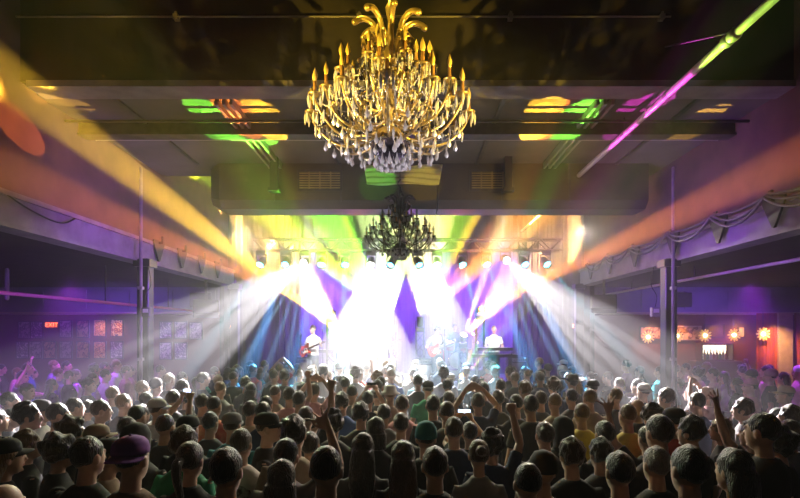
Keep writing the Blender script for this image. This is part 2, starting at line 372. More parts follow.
# bar wall
frame(653, 333, .75, .36, DW, A5, 'long framed red picture mostly behind the black column at the bar', 'picture', 'pictures on the bar wall')
frame(688, 333, .74, .38, DW, art('brown photograph print', [(.28, .16, .1), (.1, .05, .04), (.5, .35, .25), (.6, .45, .3)], 5), 'long framed picture with pale frame past the column at the bar', 'picture', 'pictures on the bar wall', principled('pale frame', (.5, .42, .36), .5))
frame(714, 331, .56, .38, DW, principled('dark chalkboard', (.05, .035, .03), .6), 'dark framed board above the lit back bar', 'picture', 'pictures on the bar wall')
frame(741, 332, .16, .28, DW, principled('cream notice', (.6, .48, .32), .7), 'small cream notice between two starburst lamps', 'notice', 'pictures on the bar wall')
M_star = glow('starburst glass', (1, .58, .18), .75); M_core = glow('lamp bulb', (1, .8, .42), 7)
for k, (x, y) in enumerate(((648, 337), (677, 336), (705, 335.5), (734, 335), (763, 334))):
    c = P(x, y, 13.9 if k == 4 else 14.9)
    r = empty('starburst_lamp', c, 0, ('starburst lamp beside the black column, on its stage side', 'starburst lamp just past the black column', 'starburst lamp over the lit back bar', 'starburst lamp beside the small cream notice', 'starburst lamp hanging in front of the red curtain')[k], 'lamp', 'starburst lamps at the bar')
    put('drop_rod', G().tube([(0, 0, .04), (0, 0, 3.0 - c.z + .02)], .008, 6), M_steel, r)
    put('bulb', G().ell((0, 0, 0), (.06, .06, .06), 10, 7), M_core, r)
    for q in range(12):
        a = q * math.tau / 12; v = Vector((math.cos(a), -.12 * (q % 2), math.sin(a)))
        pt = put('petal', G().tube([v * .05, v * .10, v * .17], [.010, .026, .020], 6), M_star, r)
# back bar with bottles
bb = empty('back_bar', (P(719, 0, 15.2).x, 15.2, 0), 0, 'lit wooden back bar shelf against the dark red wall', 'shelf')
bw = 13 / F * 15.2
put('cabinet', G().box((-bw - .3, 0, 0), (bw + .3, .38, 1.62), bev=.01), M_wood, bb)
put('light_panel', G().box((-bw, .28, 1.66), (bw, .31, 2.08)), glow('lit back panel', (1, .86, .62), 2.6), bb)
put('shelf_board', G().box((-bw - .1, .05, 1.62), (bw + .1, .38, 1.66)), M_wood, bb)
put('side_panel', G().box((-bw - .1, .05, 1.66), (-bw - .06, .38, 2.12)), M_wood, bb); put('side_panel', G().box((bw + .06, .05, 1.66), (bw + .1, .38, 2.12)), M_wood, bb)
put('top_board', G().box((-bw - .1, .05, 2.12), (bw + .1, .38, 2.15)), M_wood, bb)
MB_ = [principled('bottle glass ' + str(i), c, .15) for i, c in enumerate(((.25, .12, .03), (.05, .12, .05), (.5, .45, .35), (.3, .05, .03)))]
bm = [G().lathe([(.036, 0), (.038, .02), (.038, .17), (.014, .23), (.013, .29), (.016, .30)], 10).mesh('bottle'), G().lathe([(.042, 0), (.044, .02), (.044, .13), (.016, .19), (.015, .24), (.018, .25)], 10).mesh('bottle')]
for k in range(8):
    me = bm[k % 2].copy(); tag(put('bottle', me, MB_[k % 4], None, (bb.location.x - bw + .06 + k * (2 * bw - .12) / 7, 15.38, 1.66)), 'bottle in the row on the lit back bar', 'bottle', 'bottles on the back bar')
bc = empty('bar_counter', (P(705, 0, 13.7).x, 13.6, 0), 0, 'dark wooden bar counter behind the crowd', 'counter')
put('front_panel', G().box((-1.4, 0, 0), (1.4, .08, 1.05)), M_wood, bc); put('counter_top', G().box((-1.5, -.1, 1.05), (1.5, .5, 1.10), bev=.008), M_wood, bc); put('foot_rail', G().tube([(-1.35, -.12, .2), (1.35, -.12, .2)], .02, 8), M_chrome, bc)
# red curtains and the cream pier
def curtain(x0, x1, y, z0, z1, m, label, waves=6., cat='curtain', amp=.06, grp=None, name='curtain'):
    n = int(waves * 10); vs = []
    for s_ in (0, 1):
        for j in range(5):
            for i in range(n + 1):
                u = i / n; w = j / 4; a = amp * (.7 + .3 * w)
                vs.append((x0 + (x1 - x0) * u, y + a * math.sin(u * waves * math.tau + .5 * w) + .4 * a * math.sin(u * waves * 2.3 * math.tau + 1) + .01 * s_ + .0, z1 + (z0 - z1) * w))
    q = 5 * (n + 1); f = []
    for j in range(4):
        for i in range(n):
            a = j * (n + 1) + i; f += [(a, a + n + 1, a + n + 2, a + 1), (q + a, q + a + 1, q + a + n + 2, q + a + n + 1)]
    for j in range(4):
        for i in (0, n):
            a = j * (n + 1) + i; f.append((a, a + n + 1, q + a + n + 1, q + a) if i else (a, q + a, q + a + n + 1, a + n + 1))
    for i in range(n):
        f += [(i, i + 1, q + i + 1, q + i), (4 * (n + 1) + i, q + 4 * (n + 1) + i, q + 4 * (n + 1) + i + 1, 4 * (n + 1) + i + 1)]
    return tag(put(name, G().add(vs, f), m), label, cat, grp)
M_red = noisy('red velvet', (.45, .07, .03), (.30, .04, .02), 5, .9, 0, .1, stretch=(5, 5, .3))
curtain(P(757, 0, 14.1).x, P(777, 0, 14.1).x, 14.1, .02, 2.98, M_red, 'red velvet curtain behind the last starburst lamp', 5, grp='red curtains at the bar')
curtain(P(795, 0, 14.1).x, P(820, 0, 14.1).x, 14.1, .02, 2.98, M_red, 'red velvet curtain past the cream pier', 5, grp='red curtains at the bar')
struct('pillar_cream', G().box((P(779, 0, 14.0).x, 14.0, 0), (P(793, 0, 14.0).x, 14.3, 2.98)), noisy('cream stone', (.55, .42, .26), (.42, .30, .18), 7, .8, 0, .3))
# small wall speakers, clamp lamps
def monitor(p, yaw, label, screen=False):
    r = empty('hanging_loudspeaker', p, yaw, label, 'loudspeaker', 'loudspeakers hung beside the stage')
    t = Matrix.Rotation(R(-18), 4, 'X')
    put('cabinet', G().box((-.28, -.16, -.18), (.28, .16, .18), t, bev=.02), M_black, r)
    put('grille', G().box((-.25, -.175, -.15), (.25, -.155, .15), t, bev=.006), noisy('speaker mesh', (.10, .10, .11), (.05, .05, .055), 90, .5, .4), r)
    put('bracket', G().box((-.03, -.03, .16), (.03, .03, 3.72 - p[2])), M_steel, r)
    return r
monitor((P(206, 309, 12.2).x, 12.2, P(206, 309, 12.2).z), R(20), 'black loudspeaker hung between the columns on the poster side')
monitor((P(604, 304, 12.2).x, 12.2, P(604, 304, 12.2).z), R(-20), 'black loudspeaker hung between the columns on the bar side')
for sgn, lab in ((-1, 'small grey box clamped to the black column by the posters'), (1, 'small pale device clamped to the black column before the bar')):
    b = P(147 if sgn < 0 else 655, 311, 8.8); r = empty('clamped_device', b, 0, lab, 'device')
    put('case', G().box((-.07, -.05, -.10), (.07, .05, .06), bev=.012), M_steel if sgn < 0 else M_fascia, r)
    put('face', G().box((-.045, -.058, -.03), (.045, -.048, .035)), principled('pale device face', (.7, .68, .72), .4), r)
    put('bracket', G().tube([(0, .04, 0), (0, .13, 0)], .02, 8), M_steel, r)
    put('cord', G().tube(bez([(0, 0, .06), (sgn * .03, 0, .25), (-sgn * .04, .05, .45), (sgn * .02, .1, .75)]), .007, 6), M_black, r)
for sgn in (-1, 1):
    b = P(200 if sgn < 0 else 682, 300, 14.2)
    tag(put('header_patch', G().box((b.x - .3, 14.22, 3.15), (b.x + .3, 14.27, 3.55), bev=.02), M_black), 'dark square hatch in the lavender header ' + ('over the posters' if sgn < 0 else 'over the bar'), 'hatch')
# ============================================================ chandeliers
M_brass = noisy('aged brass', (.62, .47, .22), (.42, .30, .12), 12, .32, .75)
M_candle = noisy('amber candle sleeve', (.32, .17, .05), (.24, .12, .03), 10, .5)
M_bulb = principled('golden flame bulb', (.85, .62, .22), .15, .35)
M_crystal = principled('cut crystal', (.86, .83, .80), .14, .35)
M_bowl = principled('dark pewter bowl', (.10, .085, .12), .25, .8)
def xyz(r, a, z): return Vector((math.cos(a) * r, math.sin(a) * r, z))
def sweep(prof, a): return [xyz(r, a, z) for r, z in prof]
drop_me = G().lathe([(.002, 0), (.005, -.014), (.013, -.035), (.014, -.06), (.009, -.105), (.002, -.13)], 6, smooth=False).mesh('crystal_drop'); drop_me.materials.append(M_crystal)
pear_me = G().lathe([(.002, 0), (.005, -.015), (.009, -.04), (.024, -.075), (.026, -.095), (.014, -.118), (.002, -.126)], 8, smooth=False).mesh('crystal_drop'); pear_me.materials.append(M_crystal)
candle_me = G().lathe([(.018, 0), (.019, .006), (.018, .12), (.013, .126)], 8).mesh('candle_tube'); candle_me.materials.append(M_candle)
bulb_me = G().lathe([(.011, 0), (.018, .014), (.027, .042), (.024, .072), (.012, .108), (.002, .138)], 8).mesh('flame_bulb'); bulb_me.materials.append(M_bulb)
pan_me = G().lathe([(.010, -.035), (.018, -.02), (.024, -.012), (.058, .004), (.070, .018), (.066, .020), (.030, .006), (.016, .012), (.014, .02)], 12).mesh('drip_pan'); pan_me.materials.append(M_brass)
TIERS = [(12, .815, .545, 0.0, [(.14, .30), (.25, .22), (.45, .20), (.62, .26), (.76, .40), (.815, .51)]),
         (10, .655, .745, .2, [(.10, .42), (.22, .36), (.40, .38), (.54, .47), (.63, .62), (.655, .71)]),
         (8, .445, .93, .35, [(.07, .60), (.16, .55), (.29, .60), (.39, .72), (.44, .84), (.445, .895)]),
         (6, .275, 1.06, .1, [(.05, .80), (.11, .76), (.19, .80), (.25, .90), (.275, 1.025)])]
M_brass_shaded = principled('brass darkened to silhouette', (.05, .04, .03), .4, .6)  # far chandelier's brass, darkened to paint in its backlit silhouette
M_crystal_shaded = principled('crystal darkened to silhouette', (.34, .34, .36), .15, .3)  # its crystal, darkened for the same silhouette
def chandelier(loc, label, M_brass=M_brass, M_crystal=M_crystal, size=1., roof=8.0):
    r = empty('chandelier', loc, 0, label, 'chandelier', 'crystal chandeliers')
    put('stem', G().lathe([(.012, .02), (.03, .10), (.022, .2), (.05, .32), (.03, .42), (.028, .55), (.06, .64), (.03, .74), (.025, .85), (.055, .96), (.07, 1.0), (.03, 1.06), (.028, 1.2), (.05, 1.3), (.03, 1.38), (.022, 1.5), (.045, 1.6), (.05, 1.64), (.02, 1.7), (.012, 1.76)], 14), M_brass, r)
    put('hook', G().tube(bez([(0, 0, 1.74), (-.05, 0, 1.80), (-.04, 0, 1.88), (.02, 0, 1.94)]), .010, 6), M_brass, r)
    own = {}
    def piece(me, m):
        if me.materials[0] == m: return me
        if me.name not in own: own[me.name] = me.copy(); own[me.name].materials[0] = m
        return own[me.name]
    n = 0; ch = G()
    top = (roof - loc[2]) / size; r.scale = (size, size, size)
    zz = 1.90; k = 0
    while zz < top:
        ax = (k % 2) * math.pi / 2; pts = [Vector((math.cos(t) * .018 * math.cos(ax), math.cos(t) * .018 * math.sin(ax), zz + .03 + math.sin(t) * .032)) for t in [i * math.tau / 8 for i in range(9)]]
        ch.tube(pts, .005, 5, False); zz += .048; k += 1
    put('chain', ch, M_steel, r)
    put('ceiling_rose', G().lathe([(.02, top - .1), (.10, top - .04), (.11, top)], 12), M_steel, r)
    put('bowl', G().lathe([(.01, .055), (.06, .06), (.13, .09), (.18, .14), (.205, .205), (.215, .225), (.20, .225), (.16, .16), (.02, .12)], 24), M_bowl, r)
    put('bowl_rim', G().tube([xyz(.21, i * math.tau / 28, .228) for i in range(29)], .012, 6, False), M_chrome, r)
    put('hub', G().lathe([(.05, .24), (.13, .27), (.15, .31), (.13, .36), (.06, .40)], 16), M_brass, r)
    # crown of plumes and S-scrolls
    for k in range(8):
        a = k * math.tau / 8 + .15
        put('plume', G().tube(bez(sweep([(.05, 1.10), (.11, 1.22), (.125, 1.34), (.17, 1.45), (.26, 1.50), (.33, 1.485), (.355, 1.465)], a), 5), [.022 + .012 * min(1, i / 30) for i in range(31)], 8), M_brass, r)
        put('plume_tip', G().ell(xyz(.365, a, 1.462), (.034, .034, .034), 8, 6), M_brass, r)
        b = a + math.tau / 16
        put('scroll', G().tube(bez(sweep([(.085, .86), (.10, 1.0), (.15, 1.12), (.215, 1.20), (.245, 1.265), (.21, 1.295), (.18, 1.265), (.20, 1.24)], b), 5), [.020, .022, .022, .02, .02, .02, .02, .02] + [.02] * 28, 7), M_brass, r)
    rest = G(); dm = [(tuple(v.co)) for v in drop_me.vertices]; df = [tuple(p.vertices) for p in drop_me.polygons]
    for ti, (cnt, pr, pz, off, prof) in enumerate(TIERS):
        for k in range(cnt):
            a = off + k * math.tau / cnt
            p = bez(sweep(prof, a), 5)
            arm = put('arm', G().tube(p, [.017 - .007 * i / len(p) for i in range(len(p))], 7), M_brass, r)
            g = G(); base = xyz(pr, a, pz)
            for nm, me, dz in (('drip_pan', piece(pan_me, M_brass), 0), ('candle_tube', candle_me, .012), ('flame_bulb', bulb_me if M_brass is not M_brass_shaded else piece(bulb_me, M_crystal_shaded), .134)):
                put(nm, me, None, arm, base + Vector((0, 0, dz)))
            # little curled leaf on the arm
            mid = sweep([(prof[2][0], prof[2][1] + .01), (prof[2][0] + .02, prof[2][1] + .09), (prof[2][0] - .03, prof[2][1] + .13), (prof[2][0] - .06, prof[2][1] + .10)], a)
            put('leaf_scroll', G().tube(bez(mid, 4), .011, 6), M_brass, arm)
            for q in range(6):
                b = q * math.tau / 6 + a; dp = base + xyz(.064, b, .008)
                if ti == 0: put('crystal_drop', piece(drop_me, M_crystal), None, arm, dp)
                else: rest.add(dm, df, False, Matrix.Translation(dp) @ Matrix.Scale(.95, 4))
    pv = [tuple(v.co) for v in pear_me.vertices]; pf = [tuple(q.vertices) for q in pear_me.polygons]
    for k in range(24):
        a = k * math.tau / 24; rr = .20 if k % 2 else .15
        put('crystal_drop', piece(pear_me, M_crystal), None, r, xyz(rr, a, .20 if k % 2 else .10) )
    # second and third rings of pear drops and the strung beads
    for cnt, rr, z in ((12, .45, .185), (12, .62, .245), (10, .40, .36), (10, .54, .45), (12, .32, .195), (8, .29, .58), (8, .1, .07), (12, .72, .33)):
        for k in range(cnt):
            a = (k + .5) * math.tau / cnt
            rest.add(pv, pf, False, Matrix.Translation(xyz(rr, a, z)) @ Matrix.Scale(.9, 4))
    for cnt, rr, z in ((12, .76, .40), (14, .6, .62), (12, .5, .72), (12, .38, .82), (10, .24, .98), (12, .5, .21), (8, .16, .9), (10, .3, .72), (12, .7, .52), (14, .22, .62), (10, .12, 1.22)):
        for k in range(cnt):
            a = k * math.tau / cnt + .1
            rest.add(dm, df, False, Matrix.Translation(xyz(rr, a, z)) @ Matrix.Scale(1.0, 4))
    o = put('crystal_pendants', rest, M_crystal, r); o['kind'] = 'stuff'
    def strand(pts):
        g = G(); s = .010
        for q in pts: g.lathe([(.001, -s), (s, 0), (.001, s)], 5, Matrix.Translation(q), False)
        put('bead_garland', g, M_crystal, r)
    for k in range(12):
        a = TIERS[0][3] + k * math.tau / 12
        strand(catenary(xyz(.78, a, .52), xyz(.78, a + math.tau / 12, .52), .12, 16)); strand(catenary(xyz(.80, a, .50), xyz(.16, a + .1, .40), .16, 26))
    for k in range(10):
        a = TIERS[1][3] + k * math.tau / 10
        strand(catenary(xyz(.63, a, .72), xyz(.63, a + math.tau / 10, .72), .10, 14)); strand(catenary(xyz(.63, a, .70), xyz(.10, a + .1, .95), .15, 24))
    for k in range(8):
        a = TIERS[2][3] + k * math.tau / 8
        strand(catenary(xyz(.43, a, .90), xyz(.12, a, 1.12), .10, 14)); strand(catenary(xyz(.43, a, .9), xyz(.43, a + math.tau / 8, .9), .08, 12))
    return r
CH1 = (P(390, 0, 5.4).x, 5.4, P(0, 166, 5.4).z)
chandelier(CH1, 'large crystal chandelier with brass arms lit yellow, nearest to the camera')
c2 = chandelier((P(400, 0, 9.15).x, 9.15, P(0, 259, 9.15).z), 'small dark chandelier hanging in front of the duct and the creased cloth', M_brass_shaded, M_crystal_shaded, .72, 5.62)

# ============================================================ lighting rig
WHT = (1, .96, .93); YEL = (1, .56, .035); ORA = (1, .25, .035); GRE = (.22, 1, .05); BLU = (.06, .42, 1.); PUR = (.34, .07, 1.); CYA = (.06, .8, 1.); AMB = (1, .55, .09)
def spot(p, t, ang, col, w, blend=.25, soft=.03, gobo=None, name='stage_beam'):
    l = bpy.data.lights.new(name, 'SPOT'); l.energy = w; l.color = col; l.spot_size = R(ang); l.spot_blend = blend; l.shadow_soft_size = soft
    o = bpy.data.objects.new(name, l); COL.objects.link(o); o.location = p; o.rotation_euler = aim(p, t).to_euler()
    if gobo:
        l.use_nodes = True; nt = l.node_tree; N = nt.nodes; L = nt.links
        em = N['Emission']; tc = N.new('ShaderNodeTexCoord'); sx = N.new('ShaderNodeSeparateXYZ')
        L.new(tc.outputs['Normal'], sx.inputs[0])
        dx = N.new('ShaderNodeMath'); dx.operation = 'DIVIDE'; dy = N.new('ShaderNodeMath'); dy.operation = 'DIVIDE'
        L.new(sx.outputs[0], dx.inputs[0]); L.new(sx.outputs[2], dx.inputs[1]); L.new(sx.outputs[1], dy.inputs[0]); L.new(sx.outputs[2], dy.inputs[1])
        cb = N.new('ShaderNodeCombineXYZ'); L.new(dx.outputs[0], cb.inputs[0]); L.new(dy.outputs[0], cb.inputs[1]); cb.inputs[2].default_value = gobo[2] if len(gobo) > 2 else 0
        nz = N.new('ShaderNodeTexNoise'); nz.inputs['Scale'].default_value = gobo[0]; nz.inputs['Detail'].default_value = 1.
        L.new(cb.outputs[0], nz.inputs['Vector'])
        mr = N.new('ShaderNodeMapRange'); mr.inputs[1].default_value = .42; mr.inputs[2].default_value = .60; mr.inputs[3].default_value = gobo[1]; mr.inputs[4].default_value = 2.0
        L.new(nz.outputs['Fac'], mr.inputs[0]); L.new(mr.outputs[0], em.inputs['Strength'])
    return o
M_fix = noisy('fixture housing', (.03, .03, .032), (.045, .045, .047), 20, .45)
LENS = {}
def lens_mat(col):
    if col not in LENS: LENS[col] = glow('lit lens', col, 30)
    return LENS[col]
def moving_head(p, t, col, label, hang=True, grp=None):
    """stage lamp: base box, yoke, tilting barrel and lens; p is the barrel's pivot"""
    p = Vector(p); s = 1 if hang else -1
    r = empty('stage_spotlight', p + Vector((0, 0, .30 * s)), 0, label, 'stage light', grp)
    put('base', G().box((-.14, -.12, -.09 if hang else 0), (.14, .12, 0 if hang else .09), bev=.015), M_fix, r)
    put('yoke', G().box((-.15, -.05, -.12 * s), (.15, .05, -.08 * s)).box((-.15, -.05, -.34 * s), (-.125, .05, -.10 * s)).box((.125, -.05, -.34 * s), (.15, .05, -.10 * s)), M_fix, r)
    q = (Vector(t) - p).to_track_quat('Z', 'Y').to_matrix().to_4x4(); M = Matrix.Translation((0, 0, -.30 * s)) @ q
    b = put('barrel', G().lathe([(.05, -.16), (.10, -.13), (.115, 0), (.105, .10), (.12, .14), (.12, .17), (.10, .17), (.095, .12)], 14, M), M_fix, r)
    put('lens', G().lathe([(.094, .118), (.094, .13), (.05, .142), (.01, .145)], 14, M), lens_mat(col), b)
    return p + (Vector(t) - p).normalized() * .20
# truss over the stage front
TY, TZ = 14.6, 4.75
tr = empty('lighting_truss', (0, TY, TZ), 0, 'long box truss carrying the stage lights above the band', 'truss')
g = G(); L_ = 4.3
for dy in (-.15, .15):
    for dz in (0, .3): put('chord', G().tube([(-L_, dy, dz), (L_, dy, dz)], .024, 8), M_chrome, tr)
for k in range(28):
    x0 = -L_ + k * 2 * L_ / 28; x1 = x0 + 2 * L_ / 28
    for dy in (-.15, .15): g.tube([(x0, dy, 0 if k % 2 else .3), (x1, dy, .3 if k % 2 else 0)], .012, 5)
    g.tube([(x0, -.15 if k % 2 else .15, .3), (x1, .15 if k % 2 else -.15, .3)], .012, 5)
put('lacing', g, M_chrome, tr)
for x in (-3.2, 0, 3.2): put('hoist_chain', G().tube([(x, 0, .3), (x, 0, 2.54)], .012, 6), M_steel, tr)
# ============================================================ people
M_skin = [noisy('skin ' + str(i), c, tuple(x * .9 for x in c), 18, .5) for i, c in enumerate(((.62, .38, .27), (.50, .29, .19), (.70, .46, .34), (.24, .125, .075)))]
M_shoe = noisy('dark shoes', (.03, .028, .028), (.02, .02, .02), 20, .6)
M_eye = principled('eyes', (.05, .04, .04), .2); M_lip = principled('lips', (.42, .16, .13), .5)
HAIRC = {'black': (.012, .010, .009), 'brown': (.05, .025, .013), 'fair': (.22, .13, .05), 'grey': (.22, .2, .19)}
M_hair = {k: noisy(k + ' hair', c, tuple(x * .55 for x in c), 45, .38, 0, .8, stretch=(3, 3, .6)) for k, c in HAIRC.items()}
CLOTH = {'black': (.018, .017, .018), 'charcoal': (.06, .058, .062), 'grey': (.22, .21, .21), 'white': (.72, .70, .68), 'tan': (.42, .33, .24), 'navy': (.025, .035, .08), 'blue': (.06, .13, .36), 'teal': (.03, .22, .25), 'green': (.03, .30, .15), 'red': (.50, .05, .03), 'orange': (.62, .20, .05), 'yellow': (.68, .55, .10), 'pink': (.60, .30, .30), 'purple': (.22, .08, .36), 'denim': (.06, .08, .14), 'brown': (.14, .08, .05)}
for _m in list(M_hair.values()) + M_skin:
    _b = _m.node_tree.nodes['Principled BSDF']; _b.inputs['Sheen Weight'].default_value = .6; _b.inputs['Sheen Roughness'].default_value = .35
M_cl = {k: fabric(k + ' cloth', c) for k, c in CLOTH.items()}
# white T-shirt with a printed back: the print sits on the upper back
def printed(name, base, ink):
    m = fabric(name, base); nt = m.node_tree; N = nt.nodes; L = nt.links; b = N['Principled BSDF']
    tc = N.new('ShaderNodeTexCoord'); sx = N.new('ShaderNodeSeparateXYZ'); L.new(tc.outputs['Object'], sx.inputs[0])
    def mth(op, a, bb):
        n = N.new('ShaderNodeMath'); n.operation = op
        for i, q in enumerate((a, bb)):
            if isinstance(q, (int, float)): n.inputs[i].default_value = q
            else: L.new(q, n.inputs[i])
        return n.outputs[0]
    e = mth('ADD', mth('POWER', mth('DIVIDE', sx.outputs[0], .135), 2), mth('POWER', mth('DIVIDE', mth('SUBTRACT', sx.outputs[2], 1.27), .10), 2))
    nz = N.new('ShaderNodeTexNoise'); nz.inputs['Scale'].default_value = 16; L.new(tc.outputs['Object'], nz.inputs['Vector'])
    f = mth('MULTIPLY', mth('LESS_THAN', mth('ADD', e, mth('MULTIPLY', nz.outputs['Fac'], .5)), 1.25), mth('LESS_THAN', sx.outputs[1], 0))
    mx = N.new('ShaderNodeMix'); mx.data_type = 'RGBA'; L.new(f, mx.inputs[0]); mx.inputs[6].default_value = (*base, 1)
    rp = N.new('ShaderNodeValToRGB'); rp.color_ramp.elements[0].color = (*ink, 1); rp.color_ramp.elements[1].color = (*[.5 * x + .1 for x in base], 1); rp.color_ramp.elements[0].position = .45; rp.color_ramp.elements[1].position = .6
    L.new(nz.outputs['Fac'], rp.inputs[0]); L.new(rp.outputs[0], mx.inputs[7]); L.new(mx.outputs[2], b.inputs['Base Color']); return m
M_cl['print'] = printed('printed white cotton', (.62, .56, .50), (.10, .05, .05))
M_cl['tiedye'] = noisy('tie-dyed red and orange cotton', (.55, .06, .04), (.75, .40, .14), 7, .9)

def remesh(g, name, vox, smooth=2, ratio=.4):
    me = g.mesh('tmp'); o = bpy.data.objects.new('tmp', me); COL.objects.link(o)
    a = o.modifiers.new('r', 'REMESH'); a.mode = 'VOXEL'; a.voxel_size = vox; a.use_smooth_shade = True
    b = o.modifiers.new('s', 'SMOOTH'); b.iterations = smooth; b.factor = .5
    c = o.modifiers.new('d', 'DECIMATE'); c.ratio = ratio
    dg = bpy.context.evaluated_depsgraph_get(); ev = o.evaluated_get(dg)
    out = bpy.data.meshes.new_from_object(ev, depsgraph=dg); out.name = name
    bpy.data.objects.remove(o); bpy.data.meshes.remove(me)
    out.materials.clear(); out.polygons.foreach_set('use_smooth', [True] * len(out.polygons))
    return out

def hand(g, w, d, n, kind, side):
    """palm, four unequal bent fingers and a thumb leaving the side of the palm"""
    w = Vector(w); d = Vector(d).normalized(); n = Vector(n); n = (n - d * n.dot(d)).normalized()
    s = d.cross(n) * side
    g.tube([w - d * .01, w + d * .03, w + d * .07, w + d * .095], [(.026, .020), (.034, .017), (.041, .016), (.038, .013)], 10, up=n)
    curl = {'open': 10, 'relaxed': 26, 'grip': 58, 'fist': 82, 'point': 84}[kind]
    for k, (o, ln) in enumerate(((.033, .076), (.011, .086), (-.011, .080), (-.032, .062))):
        c = 4 if kind == 'point' and k == 0 else curl
        b = w + d * .090 + s * o; p = [b - d * .03, b]; a = 0
        spread = (s * o * (2.2 if kind == 'open' else .3))
        for q, fr in enumerate((.45, .32, .25)):
            a += R(c * (1 if q < 2 else .7)); p.append(p[-1] + (d * math.cos(a) + n * math.sin(a)).normalized() * ln * fr + spread * fr)
        g.tube(p, [.0115, .0115, .011, .0105, .0095], 7)
    t = w + d * .025 + s * .024
    if kind in ('fist', 'point', 'grip'): g.tube([t, t + d * .03 + s * .022 + n * .012, t + d * .058 + s * .014 + n * .034, t + d * .068 - s * .012 + n * .046], [.013, .012, .0105, .009], 7)
    else: g.tube([t, t + d * .028 + s * .026 + n * .006, t + d * .056 + s * .044 + n * .012, t + d * .080 + s * .052 + n * .016], [.013, .012, .010, .0085], 7)

HEAD_C = Vector((0, .012, 1.648))
def arms_for(pose, wd=1.):
    """per side: elbow, wrist, hand direction, palm normal, hand kind"""
    dn = lambda s: ((s * .245 * wd, -.03, 1.13), (s * .265 * wd, .06, .885), (0, .15, -1), (-s, 0, 0), 'relaxed')
    fo = lambda s: ((s * .245 * wd, .0, 1.12), (s * .12, .235, 1.10), (-s * .6, .7, .25), (-s * .4, -.2, -.7), 'grip')
    A = {1: dn(1), -1: dn(-1)}
    if pose == 'fold': A = {1: fo(1), -1: fo(-1)}
    elif pose == 'fist': A[1] = ((.27, .10, 1.64), (.22, .16, 1.89), (-.05, .05, 1), (0, 1, 0), 'fist')
    elif pose == 'point': A[1] = ((.25, .07, 1.67), (.24, .12, 1.93), (0, .05, 1), (0, 1, 0), 'point')
    elif pose == 'open': A[-1] = ((-.30, .10, 1.62), (-.31, .17, 1.87), (-.1, .1, 1), (0, 1, 0), 'open')
    elif pose == 'wave': A[1] = ((.34, .14, 1.56), (.25, .22, 1.80), (-.55, .1, .8), (0, 1, -.3), 'open')
    elif pose == 'phone': A = {s: ((s * .23, .24, 1.50), (s * .09, .36, 1.72), (-s * .25, .25, .95), (-s * .8, .5, 0), 'grip') for s in (1, -1)}
    elif pose == 'bend': A = {1: ((.27, .12, 1.60), (.10, .16, 1.80), (-.9, .1, .4), (0, 1, 0), 'relaxed'), -1: ((-.27, .12, 1.58), (-.12, .18, 1.80), (.8, .1, .5), (0, 1, 0), 'relaxed')}
    elif pose == 'drink': A[1] = ((.27, .10, 1.17), (.12, .21, 1.40), (-.5, .3, .8), (-.5, -.6, 0), 'grip')
    elif pose == 'guitar': A = {1: ((.31, -.05, 1.13), (.10, .20, 1.05), (-.7, .3, -.5), (0, -1, -.2), 'grip'), -1: ((-.33, .04, 1.16), (-.44, .24, 1.26), (-.2, .5, .7), (.7, -.5, 0), 'grip')}
    elif pose == 'keys': A = {s: ((s * .26, .05, 1.14), (s * .20, .30, 1.09), (0, 1, -.15), (0, 0, -1), 'relaxed') for s in (1, -1)}
    elif pose == 'drum': A = {s: ((s * .30, .06, 1.15), (s * .20, .30, 1.16), (-s * .15, .9, .3), (0, 0, -1), 'grip') for s in (1, -1)}
    return A
def torso_levels(f, e=0.):
    if f: L = [(.80, 0, 0, .150, .105), (.90, 0, -.01, .172, .125), (.98, 0, -.005, .158, .112), (1.07, 0, 0, .128, .095), (1.18, 0, .005, .140, .108), (1.27, 0, .012, .150, .120), (1.36, 0, 0, .155, .095), (1.42, 0, -.01, .120, .075), (1.46, 0, -.012, .068, .058)]
    else: L = [(.80, 0, 0, .145, .100), (.90, 0, -.008, .165, .118), (.98, 0, -.005, .155, .110), (1.07, 0, 0, .148, .102), (1.18, 0, .004, .163, .112), (1.28, 0, .006, .180, .122), (1.36, 0, -.004, .184, .106), (1.41, 0, -.010, .158, .088), (1.445, 0, -.012, .115, .074), (1.48, 0, -.014, .070, .062)]
    return [(z, x, y, rx + e, ry + e) for z, x, y, rx, ry in L]
